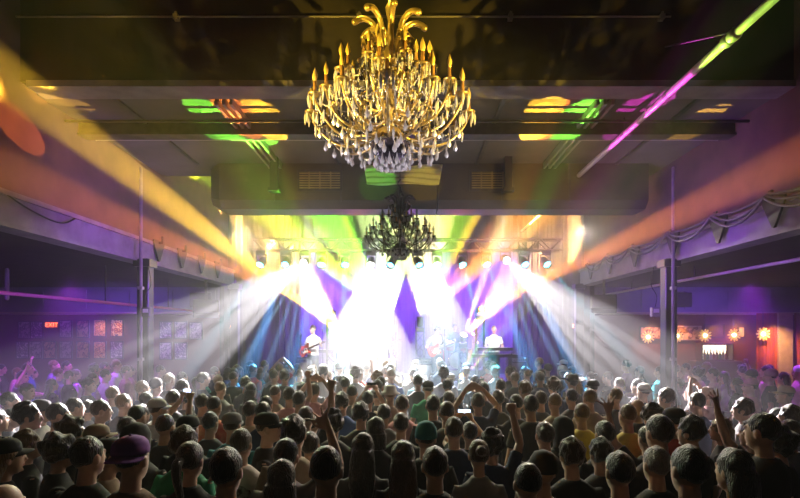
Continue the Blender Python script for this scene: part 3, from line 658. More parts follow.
def body_meshes(pose, f=False, seated=False):
    A = arms_for(pose, .93 if f else 1); sw = .165 if f else .188
    up = {s: A[s][0][2] > 1.45 for s in (1, -1)}
    SH = {s: Vector((s * (sw - (.02 if up[s] else 0)), -.005, 1.378 + (.045 if up[s] else 0))) for s in (1, -1)}
    if seated: LG = {s: [Vector((s * .09, 0, .86)), Vector((s * .20, .40, .84)), Vector((s * .21, .42, .45)), Vector((s * .21, .54, .40))] for s in (1, -1)}
    else: LG = {s: [Vector((s * .088, 0, .86)), Vector((s * .098, .02, .48)), Vector((s * .108, -.02, .09)), Vector((s * .125, .12, .035))] for s in (1, -1)}
    g = G(); g.loft(torso_levels(f))
    # neck, skull, jaw, face
    g.tube([(0, -.012, 1.43), (0, -.004, 1.50), (0, .006, 1.57)], [.060 if not f else .052, .054 if not f else .046, .052 if not f else .045], 14)
    g.ell(HEAD_C + Vector((0, -.008, .022)), (.076, .096, .100), 18, 12)
    g.loft([(1.530, 0, .052, .026, .028), (1.545, 0, .045, .042, .050), (1.58, 0, .036, .058, .070), (1.62, 0, .028, .066, .082), (1.66, 0, .02, .070, .086)], 18, 2.1)
    g.tube([(0, .105, 1.668), (0, .116, 1.64), (0, .126, 1.617)], [.009, .011, .014], 7)            # nose
    g.ell((0, .110, 1.583), (.024, .010, .009), 8, 6); g.ell((0, .100, 1.548), (.020, .014, .012), 8, 6)   # mouth, chin
    for s in (1, -1):
        g.ell((s * .031, .098, 1.676), (.024, .010, .007), 8, 6)                                          # brow
        g.ell((s * .031, .092, 1.655), (.013, .012, .010), 8, 6)                                          # eye
        g.ell((s * .078, .004, 1.640), (.011, .020, .033), 8, 7)                                          # ear
        e, w, hd, hn, hk = A[s]; e = Vector(e); w = Vector(w)
        g.tube([SH[s] + Vector((-s * .05, 0, -.02)), SH[s], SH[s].lerp(e, .5), e, e.lerp(w, .35), w], [.060, .056 if not f else .047, .047 if not f else .039, .038 if not f else .032, .041 if not f else .034, .027 if not f else .024], 12)
        hand(g, w, hd, hn, hk, s)
        h, k, an, toe = LG[s]
        g.tube([h, h.lerp(k, .4), k, k.lerp(an, .3), an], [.090, .078, .056, .058, .036], 12)
        g.tube([an + Vector((0, -.03, -.035)), an + Vector((0, .06, -.04)), toe], [(.038, .035), (.042, .035), (.044, .026)], 9, up=(0, 0, 1))
    body = remesh(g, 'person', .0105, 1, .36)
    body.materials.append(M_skin[0]); body.materials.append(M_shoe); body.materials.append(M_eye); body.materials.append(M_lip)
    tz = max(LG[1][3].z, LG[1][2].z) + .005
    for p in body.polygons:
        c = p.center
        if (c.z < tz and not seated) or (seated and c.z < .47 and c.y > .3): p.material_index = 1
        elif c.y > .085 and 1.648 < c.z < 1.662 and .021 < abs(c.x) < .041: p.material_index = 2
        elif c.y > .10 and 1.574 < c.z < 1.592 and abs(c.x) < .024: p.material_index = 3
    # shirt: torso and short sleeves, open at neck and hem edges
    g = G(); g.loft([l for l in torso_levels(f, .016) if l[0] > .85] + [(1.492, 0, -.012, .066, .058)])
    for s in (1, -1):
        e = Vector(A[s][0])
        g.tube([SH[s] + Vector((-s * .06, 0, -.03)), SH[s], SH[s].lerp(e, .35), SH[s].lerp(e, .68)], [.066, .064 if not f else .056, .061 if not f else .052, .060 if not f else .052], 12, False)
    shirt = remesh(g, 'shirt', .014, 2, .5)
    g = G(); g.loft([(.775, 0, 0, .12, .10), (.84, 0, -.004, .160, .118), (.91, 0, -.008, .176, .128), (.965, 0, -.005, .168, .122)])
    for s in (1, -1):
        h, k, an, toe = LG[s]
        g.tube([h, h.lerp(k, .4), k, k.lerp(an, .4), an], [.100, .090, .072, .070, .064], 12, False)
    trou = remesh(g, 'trousers', .016, 2, .4)
    return body, shirt, trou

# ---- hair and headwear, in the body's own coordinates
def hair_mesh(kind):
    c = HEAD_C + Vector((0, -.016, .034)); g = G()
    def cap_hair(r, amp, fr):
        q = G().ell(c, r, 22, 14)
        for i, p in enumerate(q.v):
            v = Vector(p); q.v[i] = tuple(v + (v - c).normalized() * noise.noise(v * fr) * amp)
        g.add(q.v, q.f)
    if kind == 'short': cap_hair((.0835, .099, .1), .010, 30)
    elif kind == 'cropped': cap_hair((.0795, .095, .096), .004, 50)
    elif kind == 'curly': cap_hair((.105, .118, .116), .045, 22)
    elif kind == 'messy': cap_hair((.090, .104, .108), .030, 26)
    elif kind == 'long':
        cap_hair((.089, .103, .101), .006, 9)
        g.loft([(1.22, .01, -.115, .040, .016), (1.28, .004, -.118, .078, .024), (1.36, 0, -.112, .100, .034), (1.44, 0, -.092, .106, .044), (1.51, 0, -.070, .100, .052), (1.58, 0, -.055, .095, .062), (1.66, 0, -.045, .090, .072)], 20, 2.2).jitter(.018, 22)
    elif kind == 'bob':
        cap_hair((.092, .104, .104), .012, 16); g.loft([(1.49, 0, -.050, .098, .060), (1.56, 0, -.045, .104, .072), (1.64, 0, -.040, .098, .078)], 20, 2.2).jitter(.008, 18)
    elif kind == 'ponytail':
        cap_hair((.084, .100, .1), .006, 24); g.tube(bez([(0, -.11, 1.68), (0, -.165, 1.665), (0, -.165, 1.58), (.01, -.14, 1.46), (.01, -.13, 1.36)], 4), [.020, .026, .03, .032, .034, .034, .033, .032, .03, .03, .028, .026, .024, .022, .02, .016, .01], 9)
    elif kind == 'bun':
        cap_hair((.084, .100, .1), .006, 24); g.ell((0, -.115, 1.715), (.045, .042, .042), 12, 8)
    return remesh(g, 'hair', .011, 1, .6)
def hat_mesh(kind):
    c = HEAD_C + Vector((0, -.016, .058)); g = G()
    dome = [(.0, -.0)]
    if kind in ('cap', 'cap_back'):
        s = 1 if kind == 'cap' else -1
        vs = []
        g.loft([(1.690, 0, c.y, .090, .107), (1.715, 0, c.y, .090, .106), (1.745, 0, c.y, .083, .098), (1.768, 0, c.y, .064, .076), (1.781, 0, c.y, .034, .042), (1.785, 0, c.y, .008, .010)], 22, 2.05)
        # brim: curved plate
        n = 12; top = []; 
        for j in range(5):
            w = j / 4
            for i in range(n + 1):
                a = math.pi * (i / n); x = math.cos(a) * .080; y0 = math.sin(a) * .094; y = c.y + s * (y0 + w * (.085 * math.sin(a) ** .7 if math.sin(a) > 0 else 0)); z = 1.697 - .016 * w - .020 * (x / .08) ** 2
                top.append((x, y, z))
        m = len(top); vs = top + [(x, y, z - .006) for x, y, z in top]; fs = []
        for j in range(4):
            for i in range(n):
                a = j * (n + 1) + i; fs += [(a, a + 1, a + n + 2, a + n + 1), (m + a, m + a + n + 1, m + a + n + 2, m + a + 1)]
        for i in range(n):
            a = 4 * (n + 1) + i; fs.append((a, a + 1, m + a + 1, m + a))
        g.add(vs, fs); g.ell((0, c.y, 1.787), (.010, .010, .006), 8, 5)
    elif kind == 'bucket':
        g.loft([(1.665, 0, c.y, .145, .160), (1.672, 0, c.y, .145, .160), (1.700, 0, c.y, .100, .115), (1.760, 0, c.y, .082, .097), (1.785, 0, c.y, .070, .084), (1.790, 0, c.y, .03, .04)], 22, 2.0)
    elif kind == 'cowboy':
        vs = []; n = 24
        for (r, z) in ((.10, 1.70), (.15, 1.697), (.20, 1.70), (.20, 1.706), (.15, 1.704), (.095, 1.712)):
            for k in range(n):
                a = k * math.tau / n; up = .045 * abs(math.cos(a)) ** 2 * ((r - .1) / .1)
                vs.append((r * .92 * math.cos(a), c.y + r * 1.15 * math.sin(a), z + up))
        g.add(vs, [(i * n + k, i * n + (k + 1) % n, (i + 1) % 6 * n + (k + 1) % n, (i + 1) % 6 * n + k) for i in range(6) for k in range(n)])
        g.loft([(1.69, 0, c.y, .090, .107), (1.75, 0, c.y, .082, .100), (1.80, 0, c.y, .066, .086), (1.808, 0, c.y, .05, .07)], 20, 2.2)
    elif kind == 'beanie':
        g.loft([(1.665, 0, c.y - .006, .090, .104), (1.69, 0, c.y - .006, .094, .110), (1.74, 0, c.y - .006, .088, .104), (1.785, 0, c.y - .008, .062, .074), (1.803, 0, c.y - .008, .02, .03)], 22, 2.05)
    elif kind == 'hood':
        g.loft([(1.44, 0, -.03, .105, .095), (1.50, 0, -.04, .100, .105), (1.60, 0, -.035, .105, .118), (1.70, 0, -.030, .104, .118), (1.76, 0, -.03, .080, .092), (1.79, 0, -.03, .03, .04)], 20, 2.1)
    return g.mesh(kind)
BODY = {}
def get_body(pose, f):
    if (pose, f) not in BODY: BODY[pose, f] = body_meshes(pose, f)
    return BODY[pose, f]
HAIR = {}; HATS = {}
def get_hair(k):
    if k not in HAIR: HAIR[k] = hair_mesh(k)
    return HAIR[k]
def get_hat(k):
    if k not in HATS: HATS[k] = hat_mesh(k)
    return HATS[k]
def slot(o, m, i=0):
    if len(o.data.materials) <= i: o.data.materials.append(m)
    o.material_slots[i].link = 'OBJECT'; o.material_slots[i].material = m
def person(loc, yaw, sc, pose, f, hair, hcol, shirt, label, group, skin=0, hat=None, hatcol='black', trou='denim', meshes=None, cat='person'):
    b, s, t = meshes or get_body(pose, f)
    o = bpy.data.objects.new('person', b); COL.objects.link(o); o.location = loc; o.rotation_euler = (0, 0, yaw); o.scale = (sc, sc, sc)
    slot(o, M_skin[skin])
    tag(o, label, cat, group)
    c = bpy.data.objects.new('shirt', s); COL.objects.link(c); c.parent = o; slot(c, M_cl[shirt])
    c = bpy.data.objects.new('trousers', t); COL.objects.link(c); c.parent = o; slot(c, M_cl[trou])
    if hair:
        c = bpy.data.objects.new('hair', get_hair(hair)); COL.objects.link(c); c.parent = o; slot(c, M_hair[hcol])
    if hat:
        c = bpy.data.objects.new({'cap_back': 'cap', 'bucket': 'bucket_hat', 'cowboy': 'wide_brim_hat'}.get(hat, hat), get_hat(hat)); COL.objects.link(c); c.parent = o; slot(c, M_cl[hatcol])
    return o
# ============================================================ the stage
SZ = .90
struct('floor_stage', G().box((-HW + .02, 13.95, 0), (HW - .02, 19.6, SZ)), noisy('black stage deck', (.05, .05, .055), (.03, .03, .033), 5, .4))
struct('trim_stage_edge', G().box((-HW + .02, 13.90, SZ - .06), (HW - .02, 13.96, SZ + .01)), M_steel)
curtain(-4.8, 4.8, 19.35, SZ + .01, 6.9, M_drape, 'tall purple grey drape across the back of the stage', 16, 'drape', .07, None, 'backdrop_drape')
curtain(-4.6, -3.7, 18.2, SZ + .01, 6.9, M_blackdrape, 'black leg drape at the poster side of the stage', 4, 'drape', .05, 'black leg drapes', 'leg_drape')
curtain(3.7, 4.6, 18.2, SZ + .01, 6.9, M_blackdrape, 'black leg drape at the bar side of the stage', 4, 'drape', .05, 'black leg drapes', 'leg_drape')
for sgn, lab in ((-1, 'black masking drape along the poster side of the stage'), (1, 'black masking drape along the bar side of the stage')):
    o = curtain(-2.55, 2.55, 0, SZ + .01, 7.2, M_blackdrape, lab, 9, 'drape', .05, 'black masking drapes', 'masking_drape')
    o.rotation_euler = (0, 0, R(90)); o.location = (sgn * 4.78, 16.55, 0)
# towers for the upward lights
def light_tower(x, top, label, w=.17):
    r = empty('light_tower', (x, 16.2, SZ), 0, label, 'tower', 'black light towers')
    h = top - SZ
    put('foot_plate', G().box((-.24, -.24, 0), (.24, .24, .02), bev=.004), M_black, r)
    for a in (-w + .05, w - .05):
        for b in (-w + .05, w - .05): put('post', G().tube([(a, b, .02), (a, b, h - .02)], .02, 8, False), M_black, r)
    g = G(); n = max(2, int(h / .3))
    for k in range(n):
        z0 = .03 + k * (h - .06) / n; z1 = .03 + (k + 1) * (h - .06) / n; q = w - .05
        for p, t in (((-q, -q), (q, -q)), ((q, -q), (q, q)), ((q, q), (-q, q)), ((-q, q), (-q, -q))): g.tube([(*p, z0), (*t, z1)], .009, 5, False)
    put('lacing', g, M_black, r)
    put('top_plate', G().box((-w, -w, h - .02), (w, w, h)), M_black, r)
UPL = {'yellow': P(347, 338, 16.2), 'orange': P(331, 312, 16.2), 'white': P(463, 338, 16.2), 'orange2': P(480, 310, 16.2), 'mid': P(392, 322, 16.2), 'mid2': P(420, 322, 16.2)}
for k, lab in (('yellow', 'shorter black tower under the yellow beam'), ('orange', 'taller black tower under the orange beam on the poster side'), ('white', 'shorter black tower beside the drums'), ('orange2', 'taller black tower under the orange beam on the bar side'), ('mid', 'black tower behind the middle guitarist'), ('mid2', 'black tower just before the drums')):
    light_tower(UPL[k].x, UPL[k].z - .30, lab)
# ---- guitars: built in the player's frame, hung across the front
def guitar(owner, col, label, bass=False):
    """solid body with horns, neck and headstock; lies across the player's hips, neck to the player's left"""
    r = empty('bass_guitar' if bass else 'electric_guitar', (0, 0, 0), 0, label, 'guitar', None)
    M0 = owner.matrix_basis @ Matrix.Translation((.10, .215, 1.06)) @ Matrix.Rotation(R(180), 4, 'Z') @ Matrix.Rotation(R(-20), 4, 'Y')
    r.matrix_basis = M0
    out = [(-.24, .02), (-.235, .09), (-.19, .145), (-.12, .155), (-.05, .125), (.0, .115), (.06, .135), (.13, .17), (.155, .15), (.12, .10), (.10, .055), (.10, -.045), (.12, -.08), (.135, -.12), (.10, -.135), (.04, -.105), (-.02, -.10), (-.08, -.14), (-.15, -.16), (-.205, -.125), (-.238, -.06)]
    put('body', G().prism(out, .045), col, r)
    put('pickguard', G().prism([(-.12, -.02), (-.10, -.09), (-.02, -.075), (.08, -.06), (.09, .03), (0, .06), (-.06, .03)], .006, Matrix.Translation((0, -.006, 0))), principled('pickguard', (.75, .72, .68), .4), r)
    ln = .82 if bass else .66
    put('neck', G().box((.08, -.018, -.024), (.08 + ln - .18, .012, .024), bev=.006), M_wood, r)
    put('headstock', G().prism([(.08 + ln - .19, -.024), (.08 + ln - .02, -.05), (.08 + ln + .02, -.01), (.08 + ln - .04, .03), (.08 + ln - .19, .024)], .018, Matrix.Translation((0, -.01, 0))), M_wood, r)
    for q in range(2): put('pickup', G().box((-.08 + q * .09, -.012, -.035), (-.055 + q * .09, 0, .035)), M_blackgloss, r)
    put('bridge', G().box((-.15, -.014, -.04), (-.125, 0, .04)), M_chrome, r)
    put('strings', G().box((-.14, -.024, -.016), (.08 + ln - .06, -.021, -.013)).box((-.14, -.024, -.006), (.08 + ln - .06, -.021, -.003)).box((-.14, -.024, .003), (.08 + ln - .06, -.021, .006)).box((-.14, -.024, .013), (.08 + ln - .06, -.021, .016)), M_chrome, r)
    put('strap', G().tube(bez([(-.22, .02, .02), (-.02, -.09, .28), (.12, -.16, .40), (.20, -.30, .40), (.15, -.40, .20), (.13, -.20, .12), (.13, .03, .12)], 4), [(.022, .004)] * 25, 6, False), M_black, r)
    return r
def mic_stand(x, y, h, label):
    r = empty('microphone_stand', (x, y, SZ), 0, label, 'microphone stand', 'microphone stands on the stage')
    put('base', G().lathe([(.15, 0), (.15, .015), (.03, .03), (.015, .05)], 16), M_black, r)
    put('pole', G().tube([(0, 0, .03), (0, 0, h - .1)], .012, 8), M_black, r)
    put('boom', G().tube([(0, .02, h - .14), (0, -.10, h + .02)], .009, 6), M_black, r)
    m = put('microphone', G().lathe([(.010, -.12), (.014, -.02), (.024, 0), (.027, .025), (.018, .045), (.004, .05)], 10, Matrix.Translation((0, -.12, h + .05)) @ Matrix.Rotation(R(60), 4, 'X')), M_steel, r)
    return r
def wedge(x, y, label):
    r = empty('stage_monitor', (x, y, SZ), 0, label, 'stage monitor', 'wedge monitors along the stage front')
    put('cabinet', G().prism([(-.22, 0), (.22, 0), (.22, .10), (-.02, .36), (-.22, .36)], .56, Matrix.Rotation(R(-90), 4, 'Z') @ Matrix.Translation((0, -.28, 0))), M_black, r)
    put('grille', G().box((-.25, -.012, .02), (.25, .0, .33), Matrix.Translation((0, -.225, .095)) @ Matrix.Rotation(R(43), 4, 'X') @ Matrix.Translation((0, 0, 0))), M_steel, r)
# performers
def perf(x, y, yaw, pose, f, hair, hc, shirt, trou, lab, skin=0, hat=None, hatcol='black', z=SZ, sc=1., meshes=None):
    return person((x, y, z), R(yaw), sc, pose, f, hair, hc, shirt, lab, None, skin, hat, hatcol, trou, meshes)
g1 = perf(P(313, 0, 15.0).x, 15.0, 152, 'guitar', False, 'short', 'brown', 'white', 'denim', 'musician in a white shirt playing a red guitar nearest the poster side of the stage')
g2 = perf(P(377, 0, 15.1).x, 15.1, 170, 'guitar', False, 'messy', 'fair', 'white', 'grey', 'musician lost in white glare playing a bass in the middle of the stage')
g3 = perf(P(437, 0, 15.0).x, 15.0, 195, 'guitar', False, 'curly', 'brown', 'grey', 'denim', 'musician with a red guitar standing before the drums')
kp = perf(P(494, 0, 15.9).x, 15.9, 175, 'keys', False, 'cropped', 'fair', 'white', 'black', 'keyboard player in a white shirt behind the keyboards')
M_gred = principled('red guitar lacquer', (.5, .03, .02), .2); M_gsun = principled('sunburst lacquer', (.35, .14, .03), .2)
guitar(g1, M_gred, 'red electric guitar held by the musician nearest the poster side')
guitar(g2, M_gsun, 'amber bass guitar held by the musician in the glare', True)
guitar(g3, M_gred, 'red electric guitar held by the musician before the drums')
for x, lab in ((P(322, 0, 14.5).x, 'microphone stand before the poster side guitarist'), (P(385, 0, 14.5).x, 'microphone stand before the musician in the glare'), (P(445, 0, 14.5).x, 'microphone stand before the guitarist at the drums')): mic_stand(x, 14.66, 1.58, lab)
for x, lab in ((-2.55, 'black wedge monitor at the feet of the poster side guitarist'), (-.75, 'black wedge monitor before the musician in the glare'), (.95, 'black wedge monitor before the guitarist at the drums')): wedge(x, 14.25, lab)
# drum riser, kit and drummer
dx, dy = P(456, 0, 17.6).x, 17.6
put('drum_riser', G().box((dx - 1.15, dy - 1.0, SZ), (dx + 1.15, dy + 1.0, SZ + .35), bev=.01), M_black)
tag(bpy.data.objects['drum_riser'], 'low black riser under the drum kit', 'riser')
DZ = SZ + .35
dk = empty('drum_kit', (dx, dy, DZ), 0, 'drum kit with brassy cymbals at the back of the stage', 'drum kit')
M_shell = principled('drum shell', (.32, .03, .05), .25); M_head = principled('drum head', (.75, .74, .7), .5); M_cym = principled('cymbal bronze', (.75, .55, .22), .25, .9)
def drum(nm, c, r_, h, rot):
    M = Matrix.Translation(c) @ rot
    a = put(nm, G().lathe([(r_ * .98, -h / 2), (r_, -h / 2 + .01), (r_, h / 2 - .01), (r_ * .98, h / 2)], 20, M), M_shell, dk)
    put('drum_head', G().lathe([(r_ * .96, h / 2 - .004), (r_ * .96, h / 2 + .006), (.01, h / 2 + .008)], 20, M), M_head, a)
    put('rim', G().lathe([(r_ + .012, h / 2 - .02), (r_ + .012, h / 2 + .012), (r_ - .01, h / 2 + .012), (r_ - .01, h / 2 - .02)], 20, M), M_chrome, a)
drum('bass_drum', (0, -.25, .29), .28, .42, Matrix.Rotation(R(90), 4, 'X'))
drum('rack_tom', (-.20, -.22, .74), .15, .24, Matrix.Rotation(R(14), 4, 'X')); drum('rack_tom', (.20, -.22, .74), .16, .26, Matrix.Rotation(R(14), 4, 'X'))
drum('floor_tom', (-.56, .12, .42), .20, .40, Matrix.Identity(4)); drum('snare_drum', (.40, .14, .58), .18, .14, Matrix.Identity(4))
for nm, x, y, z, rr in (('crash_cymbal', -.55, -.20, 1.12, .22), ('crash_cymbal', .52, -.22, 1.15, .22), ('ride_cymbal', -.78, .05, 1.02, .26), ('hi_hat', .72, .10, .86, .18)):
    c = put(nm, G().lathe([(rr, 0), (rr * .95, .006), (.05, .022), (.035, .045), (.004, .05)], 22, Matrix.Translation((x, y, z)) @ Matrix.Rotation(R(10), 4, 'X')), M_cym, dk)
    put('stand', G().tube([(x, y, .12), (x, y, z + .06)], .011, 6).tube([(x, y, .18), (x + .2, y, 0)], .009, 5).tube([(x, y, .18), (x - .14, y + .16, 0)], .009, 5).tube([(x, y, .18), (x - .14, y - .16, 0)], .009, 5), M_chrome, c)
st = empty('drum_stool', (dx, dy + .52, DZ), 0, 'black round stool under the drummer', 'stool')
put('seat', G().lathe([(.15, .44), (.17, .46), (.17, .51), (.15, .53)], 16), M_black, st); put('stand', G().tube([(0, 0, .10), (0, 0, .44)], .02, 8).tube([(0, 0, .18), (.2, 0, .01)], .012, 5).tube([(0, 0, .18), (-.12, .18, .01)], .012, 5).tube([(0, 0, .18), (-.12, -.18, .01)], .012, 5), M_chrome, st)
perf(dx, dy + .50, 180, 'drum', False, 'messy', 'brown', 'black', 'black', 'drummer seated behind the kit', 0, z=DZ - .27, meshes=body_meshes('drum', False, True))
# keyboards
kb = empty('keyboard_rig', (P(494, 0, 15.5).x, 15.45, SZ), 0, 'two tier keyboard rig before the keyboard player', 'keyboard')
for z, w, nm in ((.82, .68, 'lower_keyboard'), (1.02, .52, 'upper_keyboard')):
    k = put(nm, G().box((-w, -.16, z), (w, .16, z + .09), bev=.01), M_blackgloss, kb)
    g = G()
    for q in range(int(w * 2 / .026) - 2): g.box((-w + .03 + q * .026, .0, z + .088), (-w + .053 + q * .026, .15, z + .098))
    put('keys', g, principled('ivory keys', (.8, .79, .75), .3), k)
for sx in (-1, 1): put('stand_leg', G().tube([(sx * .5, -.1, .01), (sx * .5, -.1, .82)], .02, 8).tube([(sx * .5, .12, .01), (sx * .5, .12, .82)], .02, 8).tube([(sx * .5, -.1, .5), (sx * .5, -.1, 1.02)], .016, 8), M_steel, kb)
ks = empty('keyboard_rig', (P(329, 0, 16.0).x + .15, 16.9, SZ), 0, 'keyboard on a black cross stand behind the poster side guitarist', 'keyboard')
k = put('upper_keyboard', G().box((-.6, -.16, .90), (.6, .16, 1.0), bev=.01), M_blackgloss, ks)
put('keys', G().box((-.56, .0, .998), (.56, .15, 1.008)), principled('ivory keys', (.8, .79, .75), .3), k)
for sx in (-1, 1): put('stand_leg', G().tube([(-.4 * sx, -.05 * sx, .02), (.4 * sx, -.05 * sx, .9)], .022, 8), M_black, ks)
# amplifiers
def amp(x, y, w, h, label, face):
    r = empty('amplifier', (x, y, SZ), 0, label, 'amplifier', 'amplifiers on the stage')
    put('cabinet', G().box((-w / 2, -.18, .03), (w / 2, .18, h), bev=.02), M_black, r)
    put('grille_cloth', G().box((-w / 2 + .05, -.195, .08), (w / 2 - .05, -.175, h - .2), bev=.006), face, r)
    cp = put('control_panel', G().box((-w / 2 + .05, -.195, h - .16), (w / 2 - .05, -.175, h - .05)), M_chrome, r)
    for q in range(6): put('knob', G().lathe([(.016, 0), (.014, .02), (.004, .022)], 10, Matrix.Translation((-w / 2 + .12 + q * (w - .24) / 5, -.195, h - .105)) @ Matrix.Rotation(R(90), 4, 'X')), M_black, cp)
    for sx in (-1, 1): put('foot', G().lathe([(.025, 0), (.03, .03)], 8, Matrix.Translation((sx * (w / 2 - .08), -.12, 0))), M_black, r); put('foot', G().lathe([(.025, 0), (.03, .03)], 8, Matrix.Translation((sx * (w / 2 - .08), .12, 0))), M_black, r)
amp(P(427, 0, 15.95).x, 15.75, .62, .78, 'pale fronted amplifier between the middle guitarists', fabric('pale grille cloth', (.6, .6, .58)))
amp(P(362, 0, 15.9).x, 15.75, .66, 1.0, 'tall black amplifier behind the musician in the glare', fabric('black grille cloth', (.05, .05, .055)))
amp(P(305, 0, 15.9).x, 16.3, .66, .8, 'black amplifier behind the poster side guitarist', fabric('dark grille cloth', (.06, .05, .05)))
amp(P(520, 0, 15.9).x, 16.4, .62, .8, 'black amplifier behind the keyboard rig', fabric('grey grille cloth', (.12, .12, .13)))
